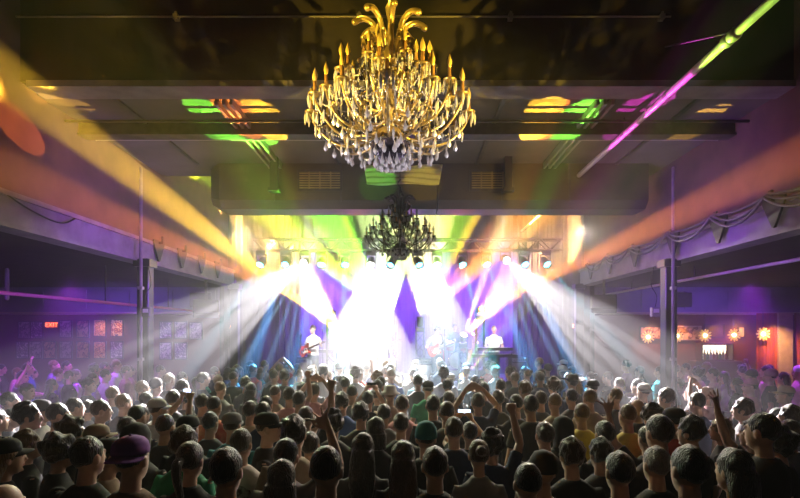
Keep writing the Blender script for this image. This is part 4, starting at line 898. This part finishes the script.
# ============================================================ the crowd
# x, y of the crown in the photograph's frame | pose | f/m | hair | hair colour | shirt | extra turn | hat hatcolour | skin | label
CROWD = '''
108 439 down m short black tan -35 cap black 0|man in a tan T-shirt and black brimmed cap, face turned to the stage beams
58 436 down m curly black black -45 - 1|dark curly-haired person in black in side view, just behind the tan T-shirt
87 437 down m short black black -10 - 0|short dark-haired person in black between the curly one and the tan T-shirt
26 431 down m messy fair black -30 - 0|person in black with messy fair hair edged by warm light
4 439 down f long fair black -30 cap black 0|long fair-haired person under a dark cap at the crowd's poster side edge
2 484 down m - black black 0 - 0|bald person whose crown alone shows in the bottom corner on the poster side
100 400 down m short brown white -35 - 0|short-haired man in white brightly rimmed by the long white beam
97 425 drink m cropped brown charcoal -20 cap tan 0|person in a tan cap with a hand raised to the mouth, behind the black cap
70 418 down m curly brown black -40 - 0|curly-haired person in black, face in profile, below the white rimmed man
41 400 down m cropped black white -60 cap charcoal 0|person in white and a grey cap seen in profile under the posters
127 417 down m short black charcoal 0 - 0|short dark-haired person in charcoal behind the purple cap
138 424 down m - black charcoal 0 hood charcoal 0|person with a charcoal hood up beside the purple cap
131 437 down m cropped black brown 0 cap_back purple 0|person in a purple cap worn backward, patterned dark shirt
157 399 phone m cropped brown white -20 cap white 0|person in a white cap and white shirt holding a phone up
142 405 down f long black black 0 - 0|woman with long black hair in black near the white cap
214 396 down m cropped black tiedye 0 - 1|man with cropped black hair in a tie-dyed red and orange shirt
232 413 down m cropped brown teal 0 cap grey 0|person in a teal shirt and a grey cap
241 429 down m short brown print 0 - 0|man in a white T-shirt with a dark print across its back
188 416 down m cropped black black 0 cap_back black 1|person in black with a black cap, behind the green shirt
184 428 down m messy brown green -10 - 0|person in a bright green T-shirt partly hidden by the black shirt and braid
190 442 drink f ponytail black black 0 - 0|woman in black with a ponytail and one hand lifted to her cheek
267 413 down m cropped brown black -75 cap black 0|person in a black cap seen in side view beneath the hazy beam
263 402 down m short black navy 0 - 0|dark-haired person in navy just behind the black cap in side view
299 391 down m short black charcoal 0 - 0|dark-haired person behind the bare pointing arm
289 387 fist m short brown pink 0 - 0|person in pink with a clenched fist raised on the poster side
306 406 point m cropped brown charcoal 0 - 0|person pointing one finger straight up toward the chandelier
342 393 down m messy black blue 0 - 0|dark-haired person in a blue shirt below the near chandelier
333 411 down m curly black charcoal 0 - 1|person with big dark curls in the middle of the crowd
294 417 down m messy black tan 0 - 0|person with tousled black hair in a tan shirt behind the raised wristband arm
312 415 down m cropped brown tan 0 - 0|person with cropped brown hair between the tousled black hair and the big curls
310 432 down m short black black 0 - 0|short black-haired person in black beside the bent bare arm
286 439 wave m short black grey 0 - 0|person in grey lifting one bent bare arm with the hand open
282 461 down f bob black black 0 - 0|black bobbed hair at the bottom edge below the bent bare arm
326 446 down m cropped black black 0 - 0|cropped black-haired person in black beside the long-haired woman in the middle
363 434 down f long black charcoal 0 - 0|woman with long straight black hair in charcoal, in the middle of the bottom rows
376 418 down f bob black black 0 - 0|person with a round dark bob behind the long black hair
403 442 down f long brown black 0 - 0|woman with long brown hair in black, next to the long black-haired woman
390 386 down m cropped fair tan 0 bucket white 0|person in a white bucket hat lit by the middle beam
401 413 down m short black black 0 - 0|short-haired person in black right behind the long brown hair
426 424 down m cropped black black 0 beanie teal 0|person in a greyish teal beanie and a black top
454 417 down m short brown navy 0 - 0|short brown-haired man in navy, tall among the middle bottom rows
479 440 down f bun brown grey 0 - 0|woman with a hair bun in a grey long-cut T-shirt, at the bottom of the middle
492 431 fist m curly black navy 0 - 0|curly-haired person in navy with a bare fist raised high
470 422 phone m short black black 0 - 0|person in black holding a glowing phone up with both hands, near the raised fist
528 463 down m cropped black black 0 - 0|cropped dark crown at the bottom edge, past the woman in grey
545 422 down m short brown charcoal 0 - 0|broad short-haired man in charcoal, in the row behind the hooded one
562 417 down m - black black 0 hood black 0|person with a black hood up beside the broad short-haired man
543 454 down m - black black 0 beanie black 1|person in a black beanie low at the bottom on the bar side
572 439 down m messy black black 0 - 0|person with tousled black hair in black before the black hood
582 403 down m cropped fair yellow 0 - 0|fair crop-haired person in a yellow shirt
605 421 down m short black black 0 - 0|short black-haired person in black behind the bare raised forearm
601 439 down m messy black charcoal 0 - 0|person with messy black hair in charcoal below the bare raised forearm
648 426 open m short black black 0 - 0|person in black raising a bare forearm, hand open, before the black column
628 404 down m cropped fair yellow 0 - 0|fair-haired person glowing in pale yellow under the hazy white beam
657 447 down m short grey black 0 - 0|grey-haired person in black at the bottom before the column
652 405 down m curly black black 0 - 1|curly black-haired person in black beside the pale yellow shirt
674 408 down m cropped black red 10 cap_back black 0|person in a red top and black cap beyond the column
692 417 down m messy black black 20 - 0|tousled dark-haired person in black beside the red top
660 415 down m short black black 0 - 0|short black-haired person just in front of the red top
722 418 down f long fair black 35 - 0|woman with long fair hair in black, face turned to the stage, on the bar side
754 420 open m messy black black 25 - 0|person in black with a bare arm stretched up beside the long fair hair
707 386 bend m - black pink 20 - 0|bald man with both arms raised to his head on the bar side
780 429 down m curly black black 25 - 0|curly black-haired person low at the edge of the crowd on the bar side
786 386 down m cropped brown charcoal 30 cap tan 0|person in a tan cap at the edge of the frame before the curtains
751 379 down m short brown pink 40 cap pink 0|person in a pink cap whose face catches pink light
744 399 down m messy brown grey 30 - 0|brown messy-haired person in grey behind the stretched bare arm
671 374 down m short black white 55 - 0|man in white seen in side view against the black column
573 376 down m short black black 0 cowboy black 0|person in a black wide-brimmed hat near the stage on the bar side
593 380 down m cropped black charcoal 0 cap black 0|person in a black cap next to the wide-brimmed hat
428 381 down m cropped black green 0 cap_back black 0|person in a green shirt and black cap in the haze of the middle beam
478 393 bend m short brown navy 0 - 0|person in navy with both bare arms bent over the head in the middle
314 383 bend m short brown pink 0 - 0|person in pink with both forearms lifted in the blue beams
368 391 phone m short black black 0 - 0|person in black filming with a dark phone under the middle beam
88 378 down m short black black -50 - 1|dark-haired person in side view with warm light on the face, under the posters
22 371 wave m short black white -40 - 0|tall person in white with one arm stretched out under the posters
74 398 down m short black charcoal -20 - 0|
57 403 down m short black black -30 - 0|
26 403 down m messy black black -40 - 0|
10 409 down m short black charcoal -40 - 0|
27 383 down m short brown black -60 - 0|
9 392 down m short black black -40 - 0|
123 394 down m short fair charcoal -10 - 0|
137 405 down m cropped black charcoal 0 - 0|
146 392 down m short black charcoal 0 - 0|
173 390 down m short brown charcoal 0 - 0|
186 390 down m messy black charcoal 0 - 0|
202 394 down m short black grey 0 - 0|
220 381 down m cropped fair grey 0 - 0|
234 368 down m short black charcoal 0 - 0|
251 383 down f long black charcoal 0 - 0|
250 401 down m short brown tan 0 - 0|
234 402 down m cropped fair charcoal 0 - 0|
182 372 down m short black black 0 - 0|
160 365 down m short black black 0 - 0|
275 385 down m cropped brown tan -10 - 0|
274 370 down m short black black 0 - 0|
266 396 down m short black charcoal 0 - 0|
278 396 down f long brown charcoal 0 - 0|
345 377 down m short black charcoal 0 - 0|
352 385 down m cropped black grey 0 - 0|
326 404 down m short black navy 0 - 0|
361 403 down m messy black charcoal 0 - 0|
384 404 down m short black grey 0 - 0|
369 412 down m short black charcoal 0 - 0|
402 395 down m short brown pink 0 - 0|
418 375 down m short black charcoal 0 - 0|
433 395 down m short black black 0 - 0|
447 401 down m cropped brown charcoal 0 - 0|
449 391 down m short black navy 0 - 0|
411 404 down m short black charcoal 0 - 0|
484 382 down m short black charcoal 0 - 0|
501 379 down m short black black 0 - 0|
498 390 down m short black charcoal 0 - 0|
516 394 down m cropped black charcoal 0 - 0|
515 372 down m short fair charcoal 0 - 0|
526 381 down m cropped brown grey 0 - 0|
638 379 down m short black charcoal 10 - 0|
638 399 down m - black charcoal 0 - 0|
616 388 down m cropped fair charcoal 0 - 0|
590 389 down m short fair tan 0 - 0|
572 389 down m short black charcoal 0 - 0|
555 393 down m cropped fair tan 0 - 0|
541 391 down m short brown charcoal 0 - 0|
531 395 down m short black black 0 - 0|
546 407 down m short black charcoal 0 - 0|
525 381 down m messy fair grey 0 - 0|
667 389 down m messy brown charcoal 20 - 0|
692 386 down m short black black 20 - 0|
791 406 down m messy brown black 30 - 0|
790 420 down m short brown charcoal 30 - 0|
778 408 down m short black black 30 - 0|
764 413 down m short black black 20 - 0|
705 423 down f bob black black 20 - 0|
226 448 down m short black black 0 - 0|
156 446 down m short black charcoal 0 - 0|
435 447 down m short black black 0 - 0|
505 452 down f bob black charcoal 0 - 0|
620 452 down m short black black 0 - 0|
690 446 down m short black black 0 - 0|
735 450 down f long black black 10 - 0|
345 425 down m short brown black 0 - 0|
520 424 down m short black charcoal 0 - 0|
440 414 down f long black black 0 - 0|
210 412 down m short black charcoal 0 - 0|
165 414 down m cropped brown charcoal 0 - 0|
118 408 down m short black black -10 - 0|
50 418 down m short black black -30 - 0|
'''
placed = []
def free(x, y, gx=.50, gy=.34):
    for a, b in placed:
        if ((a - x) / gx) ** 2 + ((b - y) / gy) ** 2 < 1: return False
    for sx in (-4.52, 4.52):
        for cy_ in (4.5, 9.0, 13.7):
            if abs(x - sx) < .45 and abs(y - cy_) < .42: return False
    return True
def zone(x, px):
    """where an unremarkable member of the crowd stands: label and group"""
    X, Y = x
    if X < -4.75: return 'person in the purple lit crowd under the framed posters', 'crowd in the poster aisle'
    if X > 4.75: return 'person in the purple lit crowd before the bar', 'crowd in the bar aisle'
    if Y > 9.3: return 'person in the far hazy rows packed against the stage front', 'far rows at the stage'
    if Y > 6.6:
        if px < 300: return 'rim-lit person in the middle rows, where the poster side beam falls', 'middle rows on the poster side'
        if px < 520: return 'rim-lit person in the middle rows straight below the hanging chandeliers', 'middle rows below the chandeliers'
        return 'rim-lit person in the middle rows, where the bar side beam falls', 'middle rows on the bar side'
    if px < 270: return 'dark-haired person seen from behind in the near rows on the poster side', 'near rows on the poster side'
    if px < 530: return 'dark-haired person seen from behind in the near rows below the big chandelier', 'near rows in the middle'
    return 'dark-haired person seen from behind in the near rows on the bar side', 'near rows on the bar side'
TROU = ('denim', 'black', 'charcoal', 'navy', 'brown')
def facing(x, y): return math.atan2(-(0 - x) * .8, max(15.5 - y, 1.5))
HOLD = []
def stand(x, y, h, px, row):
    pose, sex, hair, hc, shirt, turn, hat, hatc, skin, label = row
    sc = h / 1.775
    grp = None
    if not label: label, grp = zone((x, y), px)
    o = person((x, y, 0), facing(x, y) + R(turn), sc, pose, sex == 'f', hair, hc, shirt, label, grp, skin, hat, hatc, TROU[len(placed) % 5])
    placed.append((x, y)); HOLD.append((o, pose)); return o
dropped = 0
for line in CROWD.strip().splitlines():
    a, label = line.split('|'); f = a.split()
    px, py = float(f[0]), float(f[1])
    pose, sex, hair, hc, shirt, turn = f[2], f[3], None if f[4] == '-' else f[4], f[5], f[6], float(f[7])
    if f[8] == '-': hat, hatc, skin = None, 'black', int(f[9])
    else: hat, hatc, skin = f[8], f[9], int(f[10])
    ok = False
    for h in ((1.74, 1.77, 1.71, 1.80, 1.68, 1.83, 1.65, 1.86, 1.62, 1.89, 1.59, 1.92) if sex == 'm' else (1.68, 1.65, 1.71, 1.62, 1.74, 1.59, 1.77, 1.56, 1.8)):
        d = F * (EYE - h) / (py - CY); X = (px - CX) / F * d
        if free(X, d, .50, .34): ok = True; break
    if not ok:
        if not label: dropped += 1; continue
        for k in range(1, 40):
            d2 = d + (k // 2 + 1) * .06 * (-1 if k % 2 else 1); X2 = (px - CX) / F * d2
            if free(X2, d2, .48, .32): X, d, ok = X2, d2, True; break
        h = min(1.95, max(1.5, EYE - (py - CY) / F * d))
    stand(X, d, h, px, (pose, sex, hair, hc, shirt, turn, hat, hatc, skin, label))
# rows behind, up to the stage, and the aisles
_o = sum(len(l.split('|')[1].split()) > 16 for l in CROWD.strip().splitlines())
def fill(x0, x1, y0, y1, dx, dy, cap, dress):
    n = 0; y = y0; k = 0
    while y < y1:
        x = x0 + (k % 2) * dx / 2
        while x < x1:
            X = x + rng.uniform(-.10, .10); Y = y + rng.uniform(-.10, .10)
            if free(X, Y, .54, .42) and n < cap:
                fm = rng.random() < .28
                hair = rng.choice(('long', 'bob', 'ponytail', 'long', 'bun') if fm else ('short', 'short', 'cropped', 'messy', 'short', 'curly'))
                hat = None if fm or rng.random() > .14 else rng.choice(('cap', 'cap_back', 'beanie'))
                if hat: hair = 'cropped'
                pose = rng.choice(('down', 'down', 'down', 'fold', 'down'))
                if rng.random() < .045: pose = rng.choice(('fist', 'open', 'bend'))
                if fm and pose in ('bend', 'fist'): pose = 'open'
                stand(X, Y, rng.gauss(1.66 if fm else 1.76, .045), CX + F * X / Y, (pose, 'f' if fm else 'm', hair, rng.choice(('black', 'black', 'brown', 'brown', 'fair')), rng.choice(dress), rng.uniform(-14, 14), hat, rng.choice(('black', 'charcoal', 'tan', 'white')), rng.choice((0, 0, 0, 1, 2, 3)), None))
                n += 1
            x += dx
        y += dy
    return n
n0 = len(placed)
DR = ('charcoal', 'black', 'grey', 'navy', 'charcoal', 'white', 'tan', 'blue', 'red', 'teal', 'black')
fill(-4.0, 4.1, 10.0, 13.5, .60, .50, 96, DR)
fill(-4.0, 4.1, 3.6, 9.9, .58, .52, 34, ('black', 'charcoal', 'navy'))
fill(-9.6, -5.2, 9.6, 13.6, .74, .72, 26, ('black', 'purple', 'charcoal', 'white', 'pink', 'blue'))
fill(5.2, 9.6, 9.4, 13.2, .74, .72, 26, ('black', 'purple', 'charcoal', 'navy', 'pink', 'white'))
print('CROWD', n0, len(placed), 'dropped', dropped)
# phones in raised hands
M_screen = glow('phone screen', (.55, .7, 1), 3.); k = 0
for o, pose in HOLD:
    if pose != 'phone': continue
    r = empty('smartphone', (0, 0, 0), 0, ('phone held up by the person in the white cap', 'glowing phone held up beside the raised fist', 'dark phone held up under the middle beam')[k], 'phone')
    r.matrix_basis = o.matrix_basis @ Matrix.Translation((0, .385, 1.815)) @ Matrix.Rotation(R(-12), 4, 'X')
    put('case', G().box((-.077, -.004, -.038), (.077, .005, .038), bev=.004), M_blackgloss, r)
    put('screen', G().box((-.070, -.006, -.034), (.070, -.0035, .034)), M_screen if k != 2 else M_blackgloss, r)
    k += 1
# ============================================================ the beams
def beam(x, y, d, x2, y2, d2, ang, col, w, label=None, hang=True, blend=.25, gobo=None, fixture=True, grp=None):
    p = P(x, y, d); t = P(x2, y2, d2)
    q = moving_head(p, t, col, label, hang, grp) if fixture else p
    return spot(q, t, ang, col, w, blend, .03, gobo)
KT, KU = 1.0, 1.0
GT = 'moving head lights hung from the truss'
# over the crowd from the truss: each throws a soft cone split into brighter rays
def rays(x, y, tg, col, w, ang=1.7):
    p = P(x, y, TY)
    for x2, y2, d2 in tg: spot(p + (P(x2, y2, d2) - p).normalized() * .2, P(x2, y2, d2), ang, col, w, .3, .02)
beam(305, 262, TY, 95, 405, 6.5, 14, (1, .92, .98), 40000 * KT, 'truss light raking its wide white beam over the crowd toward the posters', blend=.12, grp=GT)
rays(305, 262, [(40, 392, 6.6), (75, 402, 6.6), (118, 408, 6.8), (150, 402, 7.2), (188, 400, 8)], (.95, .92, 1), 150000 * KT)
rays(305, 262, [(222, 398, 9.5), (258, 392, 10.5), (282, 388, 11)], (.30, .60, 1), 90000 * KT, 2.2)
beam(505, 259, TY, 672, 402, 7.4, 14, (1, .92, .98), 40000 * KT, 'truss light raking its wide white beam over the crowd toward the bar', blend=.12, grp=GT)
rays(505, 259, [(720, 400, 7.0), (690, 402, 7.2), (655, 402, 7.5), (628, 402, 8), (600, 398, 9)], (.95, .92, 1), 150000 * KT)
rays(505, 259, [(572, 392, 10), (545, 390, 10.5), (524, 388, 11)], (.30, .60, 1), 90000 * KT, 2.2)
beam(371, 262, TY, 364, 392, 11.0, 35, WHT, 40000 * KT, 'truss light with a broad white cone before the poster side guitarist', blend=.06, grp=GT)
rays(371, 262, [(322, 386, 11), (338, 388, 11), (352, 390, 11), (385, 390, 11), (400, 388, 11)], (.75, .86, 1), 70000 * KT)
beam(437, 262, TY, 450, 392, 11.0, 28, (.7, .86, 1), 26000 * KT, 'truss light with a streaked white cone before the centre guitarist', blend=.06, grp=GT)
rays(437, 262, [(425, 386, 11), (440, 388, 11), (462, 388, 11), (480, 386, 11)], (.55, .82, 1), 70000 * KT)
# thinner blue ones
for i, (x, x2, y2, d2, c, w) in enumerate([(262, 190, 372, 11.5, CYA, 4000), (286, 246, 380, 11, BLU, 14000), (322, 286, 392, 11, BLU, 14000), (345, 340, 392, 11, CYA, 9000), (392, 330, 388, 11.5, BLU, 9000), (418, 475, 388, 11.5, BLU, 9000), (462, 500, 390, 11, CYA, 9000), (486, 540, 388, 11, BLU, 14000), (524, 580, 382, 11, BLU, 14000), (545, 640, 372, 11, CYA, 4000)]):
    beam(x, 262, TY, x2, y2, d2, 5, c, w * 4.5 * KT, 'small truss light throwing a thin %s beam, %s' % ('turquoise' if c == CYA else 'blue', ('outermost on the poster side', 'second in from the poster side', 'third in from the poster side', 'fourth in from the poster side', 'just on the poster side of the middle', 'just on the bar side of the middle', 'fourth in from the bar side', 'third in from the bar side', 'second in from the bar side', 'outermost on the bar side')[i]), blend=.1, grp=GT)
# upward beams from the stage
GU = 'floor lights on black towers upstage'
UD = 16.2
def up(key, x2, y2, d2, ang, col, w, label=None, blend=.4, gobo=None):
    p = UPL[key]; t = P(x2, y2, d2)
    q = moving_head(p, t, col, label, False, GU) if label else p + (t - p).normalized() * .2
    return spot(q, t, ang, col, w * KU, blend, .03, gobo)
up('yellow', 0, 73, 6.0, 3.3, YEL, 950000, 'tower light throwing the long yellow beam toward the ceiling', .5)
up('yellow', 60, 10, 4.6, 8, (.62, .62, .03), 30000, None, .6)
up('yellow', 287, 262, 15.35, 29, (1, .58, .13), 105000, None, .12)
up('orange', 0, 167, 5.6, 3.0, ORA, 420000, 'tower light throwing the orange beam over the posters', .5)
up('white', 505, 215, 13, 6, (1, .74, .25), 110000, 'tower light with the wide white cone beside the drums', .2)
up('white', 530, 262, 15.35, 29, (1, .48, .14), 105000, None, .12)
up('orange2', 800, 156, 6.1, 3.2, ORA, 420000, 'tower light throwing the orange beam over the bar', .5)
up('mid', 391, 262, 16.1, 40, (.72, 1, .30), 52000, 'tower light pointing straight up behind the middle guitarist', .08)
up('mid2', 421, 262, 16.1, 40, (1, .88, .28), 52000, 'tower light pointing straight up before the drums', .08)
up('mid', 330, 215, 13.0, 15, GRE, 200000, None, .2)
up('mid', 280, 217, 13.2, 13, (.55, .80, .02), 150000, None, .4)
up('mid', 300, 205, 13.0, 3.5, YEL, 300000, None, .3)
up('mid', 340, 205, 13.0, 3.5, YEL, 300000, None, .3)
up('mid2', 478, 212, 13.0, 4, YEL, 300000, None, .3)
up('mid2', 505, 206, 13.0, 3.5, ORA, 300000, None, .3)
up('mid2', 460, 212, 12.5, 13, (.40, .80, .03), 80000, None, .4)
up('mid2', 530, 215, 13.0, 13, (1, .36, .05), 130000, None, .4)
# ceiling splashes from two lamps at the stage lip that pass under the duct
for sx, lab, tg in ((-1.5, 'floor light at the stage lip splashing colour on the ceiling by the yellow beam', ((208, 110, 7.4, 1.7, GRE), (222, 116, 7.6, 1.5, GRE), (238, 128, 8.0, 1.6, GRE), (224, 104, 7.2, 1.0, ORA), (238, 108, 7.3, 1.2, ORA), (255, 104, 7.2, 1.1, YEL), (266, 110, 7.4, 1.3, YEL), (258, 136, 8.3, 2.2, GRE))),
                   (1.5, 'floor light at the stage lip splashing colour on the ceiling by the sprinkler pipe', ((546, 102, 7.2, 1.7, YEL), (540, 110, 7.4, 1.2, YEL), (560, 104, 7.2, .8, ORA), (553, 112, 7.45, .9, ORA), (588, 102, 7.2, 1.3, GRE), (576, 112, 7.45, 1.5, GRE), (705, 114, 7.5, 1.2, AMB), (110, 135, 7.5, 1.0, AMB)))):
    p = Vector((sx, 14.08, SZ + .30)); t0 = P(*tg[1][:3]); moving_head(p, t0, tg[0][4], lab, False, 'floor lights at the stage lip')
    for x, y, d2, a, c in tg: t = P(x, y, d2); spot(p + (t - p).normalized() * .2, t, a * 2.2, c, 22000, .03, .01)
# green and magenta light picking out the sprinkler pipe
for y, a, c, w in ((4.5, 4.5, (.55, 1, .08), 16000), (5.15, 2.0, (.55, 1, .08), 14000), (6.3, 3.6, (1, .06, .75), 16000), (7.6, 4.0, (1, .06, .75), 12000)): spot((1.7, 14.1, 1.4), (3.17, y, 5.36), a, c, w, .1, .01)
# orange disc on the wall near the camera side
spot(P(420, 330, 15), Vector((-4.9, 6.62, 5.06)), 2.7, ORA, 16000, .05, .01)
# unseen lamps added past the duct and at the truss to rim the crowd
for x, c in ((-3.4, (.95, 1, .66)), (-1.9, (.95, 1, .66)), (2.1, (1, .88, .68)), (3.6, (1, .88, .68))): spot((x, 10.95, 4.66), (x * .75, 5.4, 1.2), 66, c, 950, .5, .08, None, 'crowd_rim_fill')
for x in (-1.0, .85): spot((x, 14.4, 4.4), (x * 1.4, 8, 1.5), 60, (1, .92, .84), 400, .5, .08, None, 'crowd_rim_fill')
# dim amber on the duct's face, from hidden lamps added for its colour
for x in (-2.4, 2.4): spot((x, 7.3, 4.7), (x, 9.7, 5.2), 100, (1, .62, .12), 90, 1, .1, None, 'duct_fill')
# unseen spots added behind the duct to brighten the band
for x, y in ((313, 15.0), (377, 15.1), (437, 15.0), (494, 15.9)): spot(((x - CX) / F * y * .8, 11.2, 5.3), ((x - CX) / F * y, y, 2.1), 11, (1, .97, 1), 5000, .5, .05, None, 'band_fill')
# washes
for x in (-3.2, -1.1, 1.1, 3.2): spot((x, 17.6, 5.6), (x * 1.1, 19.4, 2.4), 90, (.26, .04, 1), 3500, 1, .1, None, 'drape_wash')
for x in (-2.6, 2.6): spot((x, 17.9, 4.2), (x, 17.3, .9), 130, (.20, .07, 1), 3000, 1, .1, None, 'deck_wash')
for sgn in (-1, 1):
    spot((sgn * 1.2, 13.2, 4.2), (sgn * 4.9, 9.0, 5.0), 110, (1, .10, .22), 130, 1, .2, None, 'wall_wash')
    spot((sgn * 1.2, 7.2, 4.6), (sgn * 4.9, 6.2, 5.0), 120, (.9, .12, .30), 30, 1, .2, None, 'wall_wash')
spot((0, 11.5, 4.2), (0, 7.8, 5.6), 140, (.55, .18, .8), 22, 1, .2, None, 'ceiling_wash')
# purple in the aisles and along the fascias
for sgn in (-1, 1):
    for y in (7.5, 11.5): spot((sgn * 7.5, y, 3.6), (sgn * 7.6, y + (1.5 if sgn < 0 else -1.2), 0), 130 if sgn < 0 else 100, (.40, .04, 1), 620, 1, .15, None, 'aisle_wash')
    spot((sgn * 7.5, 12.2, 2.3), (sgn * 7.5, 14.4, 3.4), 110, (.26, .07, 1), 220, 1, .15, None, 'header_wash')
    spot((sgn * 1.5, 7.5, 3.3), (sgn * 4.7, 8.5, 3.9), 86, (.30, .05, 1), 480, 1, .3, None, 'fascia_wash')
# amber on the near chandelier, from unseen spots put in outside the frame
for x in (-3.5, 3.3): spot((x, 3.2, 3.1), (CH1[0], CH1[1], CH1[2] + 1.05), 22, (1, .66, .06), 2800, .7, .05, None, 'unseen_spot')
spot((-.6, 5.0, 7.7), (CH1[0], CH1[1], CH1[2] + 1.3), 17, (1, .68, .07), 900, .6, .05, None, 'unseen_spot')
for x in (-3.4, 3.2): spot((x, 3.3, 3.0), (CH1[0], CH1[1], CH1[2] + .3), 26, (.92, .84, 1), 420, .7, .05, None, 'unseen_spot')  # lavender front fill added for the lower crystals
for x in (-2.4, 2.2): spot((x, 8.8, 3.6), (CH1[0], CH1[1], CH1[2] + .2), 22, (.9, .78, 1), 1200, .8, .05, None, 'unseen_spot')  # unseen fill added from the stage side for the lower crystals
for x, tx, c in ((-3.5, 376, (.20, 1, .05)), (3.3, 424, (1, .70, .05))): spot((x, 3.0, 3.2), P(tx, 184, 9.62), 5.2, c, 1500, .15, .02, None, 'unseen_spot')  # unseen green and yellow spots added to colour the cloth
# warm bar and picture lamps
for x, y in ((653, 318), (683, 318), (719, 318), (741, 318)): spot(P(x, y, 15.2), P(x, 345, 15.5), 90, (1, .40, .12), 110, 1, .03, None, 'bar_downlight')
spot(P(735, 320, 14.0), P(735, 380, 13), 120, (1, .42, .18), 160, 1, .05, None, 'bar_downlight')
spot(P(772, 322, 13.4), P(776, 350, 14.1), 70, (1, .5, .2), 260, 1, .05, None, 'bar_downlight')
for x in (100, 117): spot(P(x, 316, 15.2), P(x, 333, 15.56), 70, (1, .38, .08), 22, 1, .02, None, 'picture_lamp')
# haze in the air
W = bpy.data.worlds.new('hall air'); scene.world = W; W.use_nodes = True; nt = W.node_tree
nt.nodes['Background'].inputs[0].default_value = (.010, .008, .012, 1); nt.nodes['Background'].inputs[1].default_value = 0
vs_ = nt.nodes.new('ShaderNodeVolumeScatter'); vs_.inputs['Anisotropy'].default_value = .0
nt.links.new(vs_.outputs[0], nt.nodes['World Output'].inputs['Volume'])
# thick around the stage where the machines stand, thinning out toward the back of the room
ge = nt.nodes.new('ShaderNodeNewGeometry'); sx_ = nt.nodes.new('ShaderNodeSeparateXYZ'); mr_ = nt.nodes.new('ShaderNodeMapRange')
nt.links.new(ge.outputs['Position'], sx_.inputs[0]); nt.links.new(sx_.outputs[1], mr_.inputs[0])
mr_.inputs[1].default_value = 3.0; mr_.inputs[2].default_value = 10.5; mr_.inputs[3].default_value = .003; mr_.inputs[4].default_value = .034
nt.links.new(mr_.outputs[0], vs_.inputs['Density'])
W.cycles.volume_step_size = 1.0; W.cycles.volume_sampling = 'EQUIANGULAR'; scene.cycles.volume_max_steps = 64

# ============================================================ camera
cam = bpy.data.cameras.new('camera'); cam.sensor_width = 36; cam.lens = F / 800 * 36; cam.shift_x = -7 / 800; cam.shift_y = 82 / 800; cam.clip_start = .05
co = bpy.data.objects.new('camera', cam); COL.objects.link(co); co.location = (0, 0, EYE); co.rotation_euler = (R(90), 0, 0); scene.camera = co
vs = scene.view_settings; vs.view_transform = 'Standard'; vs.look = 'None'; vs.gamma = 1; vs.use_curve_mapping = False; vs.exposure = 0
cy = scene.cycles
cy.use_denoising = True; cy.volume_bounces = 0; cy.max_bounces = 4; cy.diffuse_bounces = 1; cy.glossy_bounces = 2; cy.use_adaptive_sampling = False
cy.sample_clamp_indirect = 4
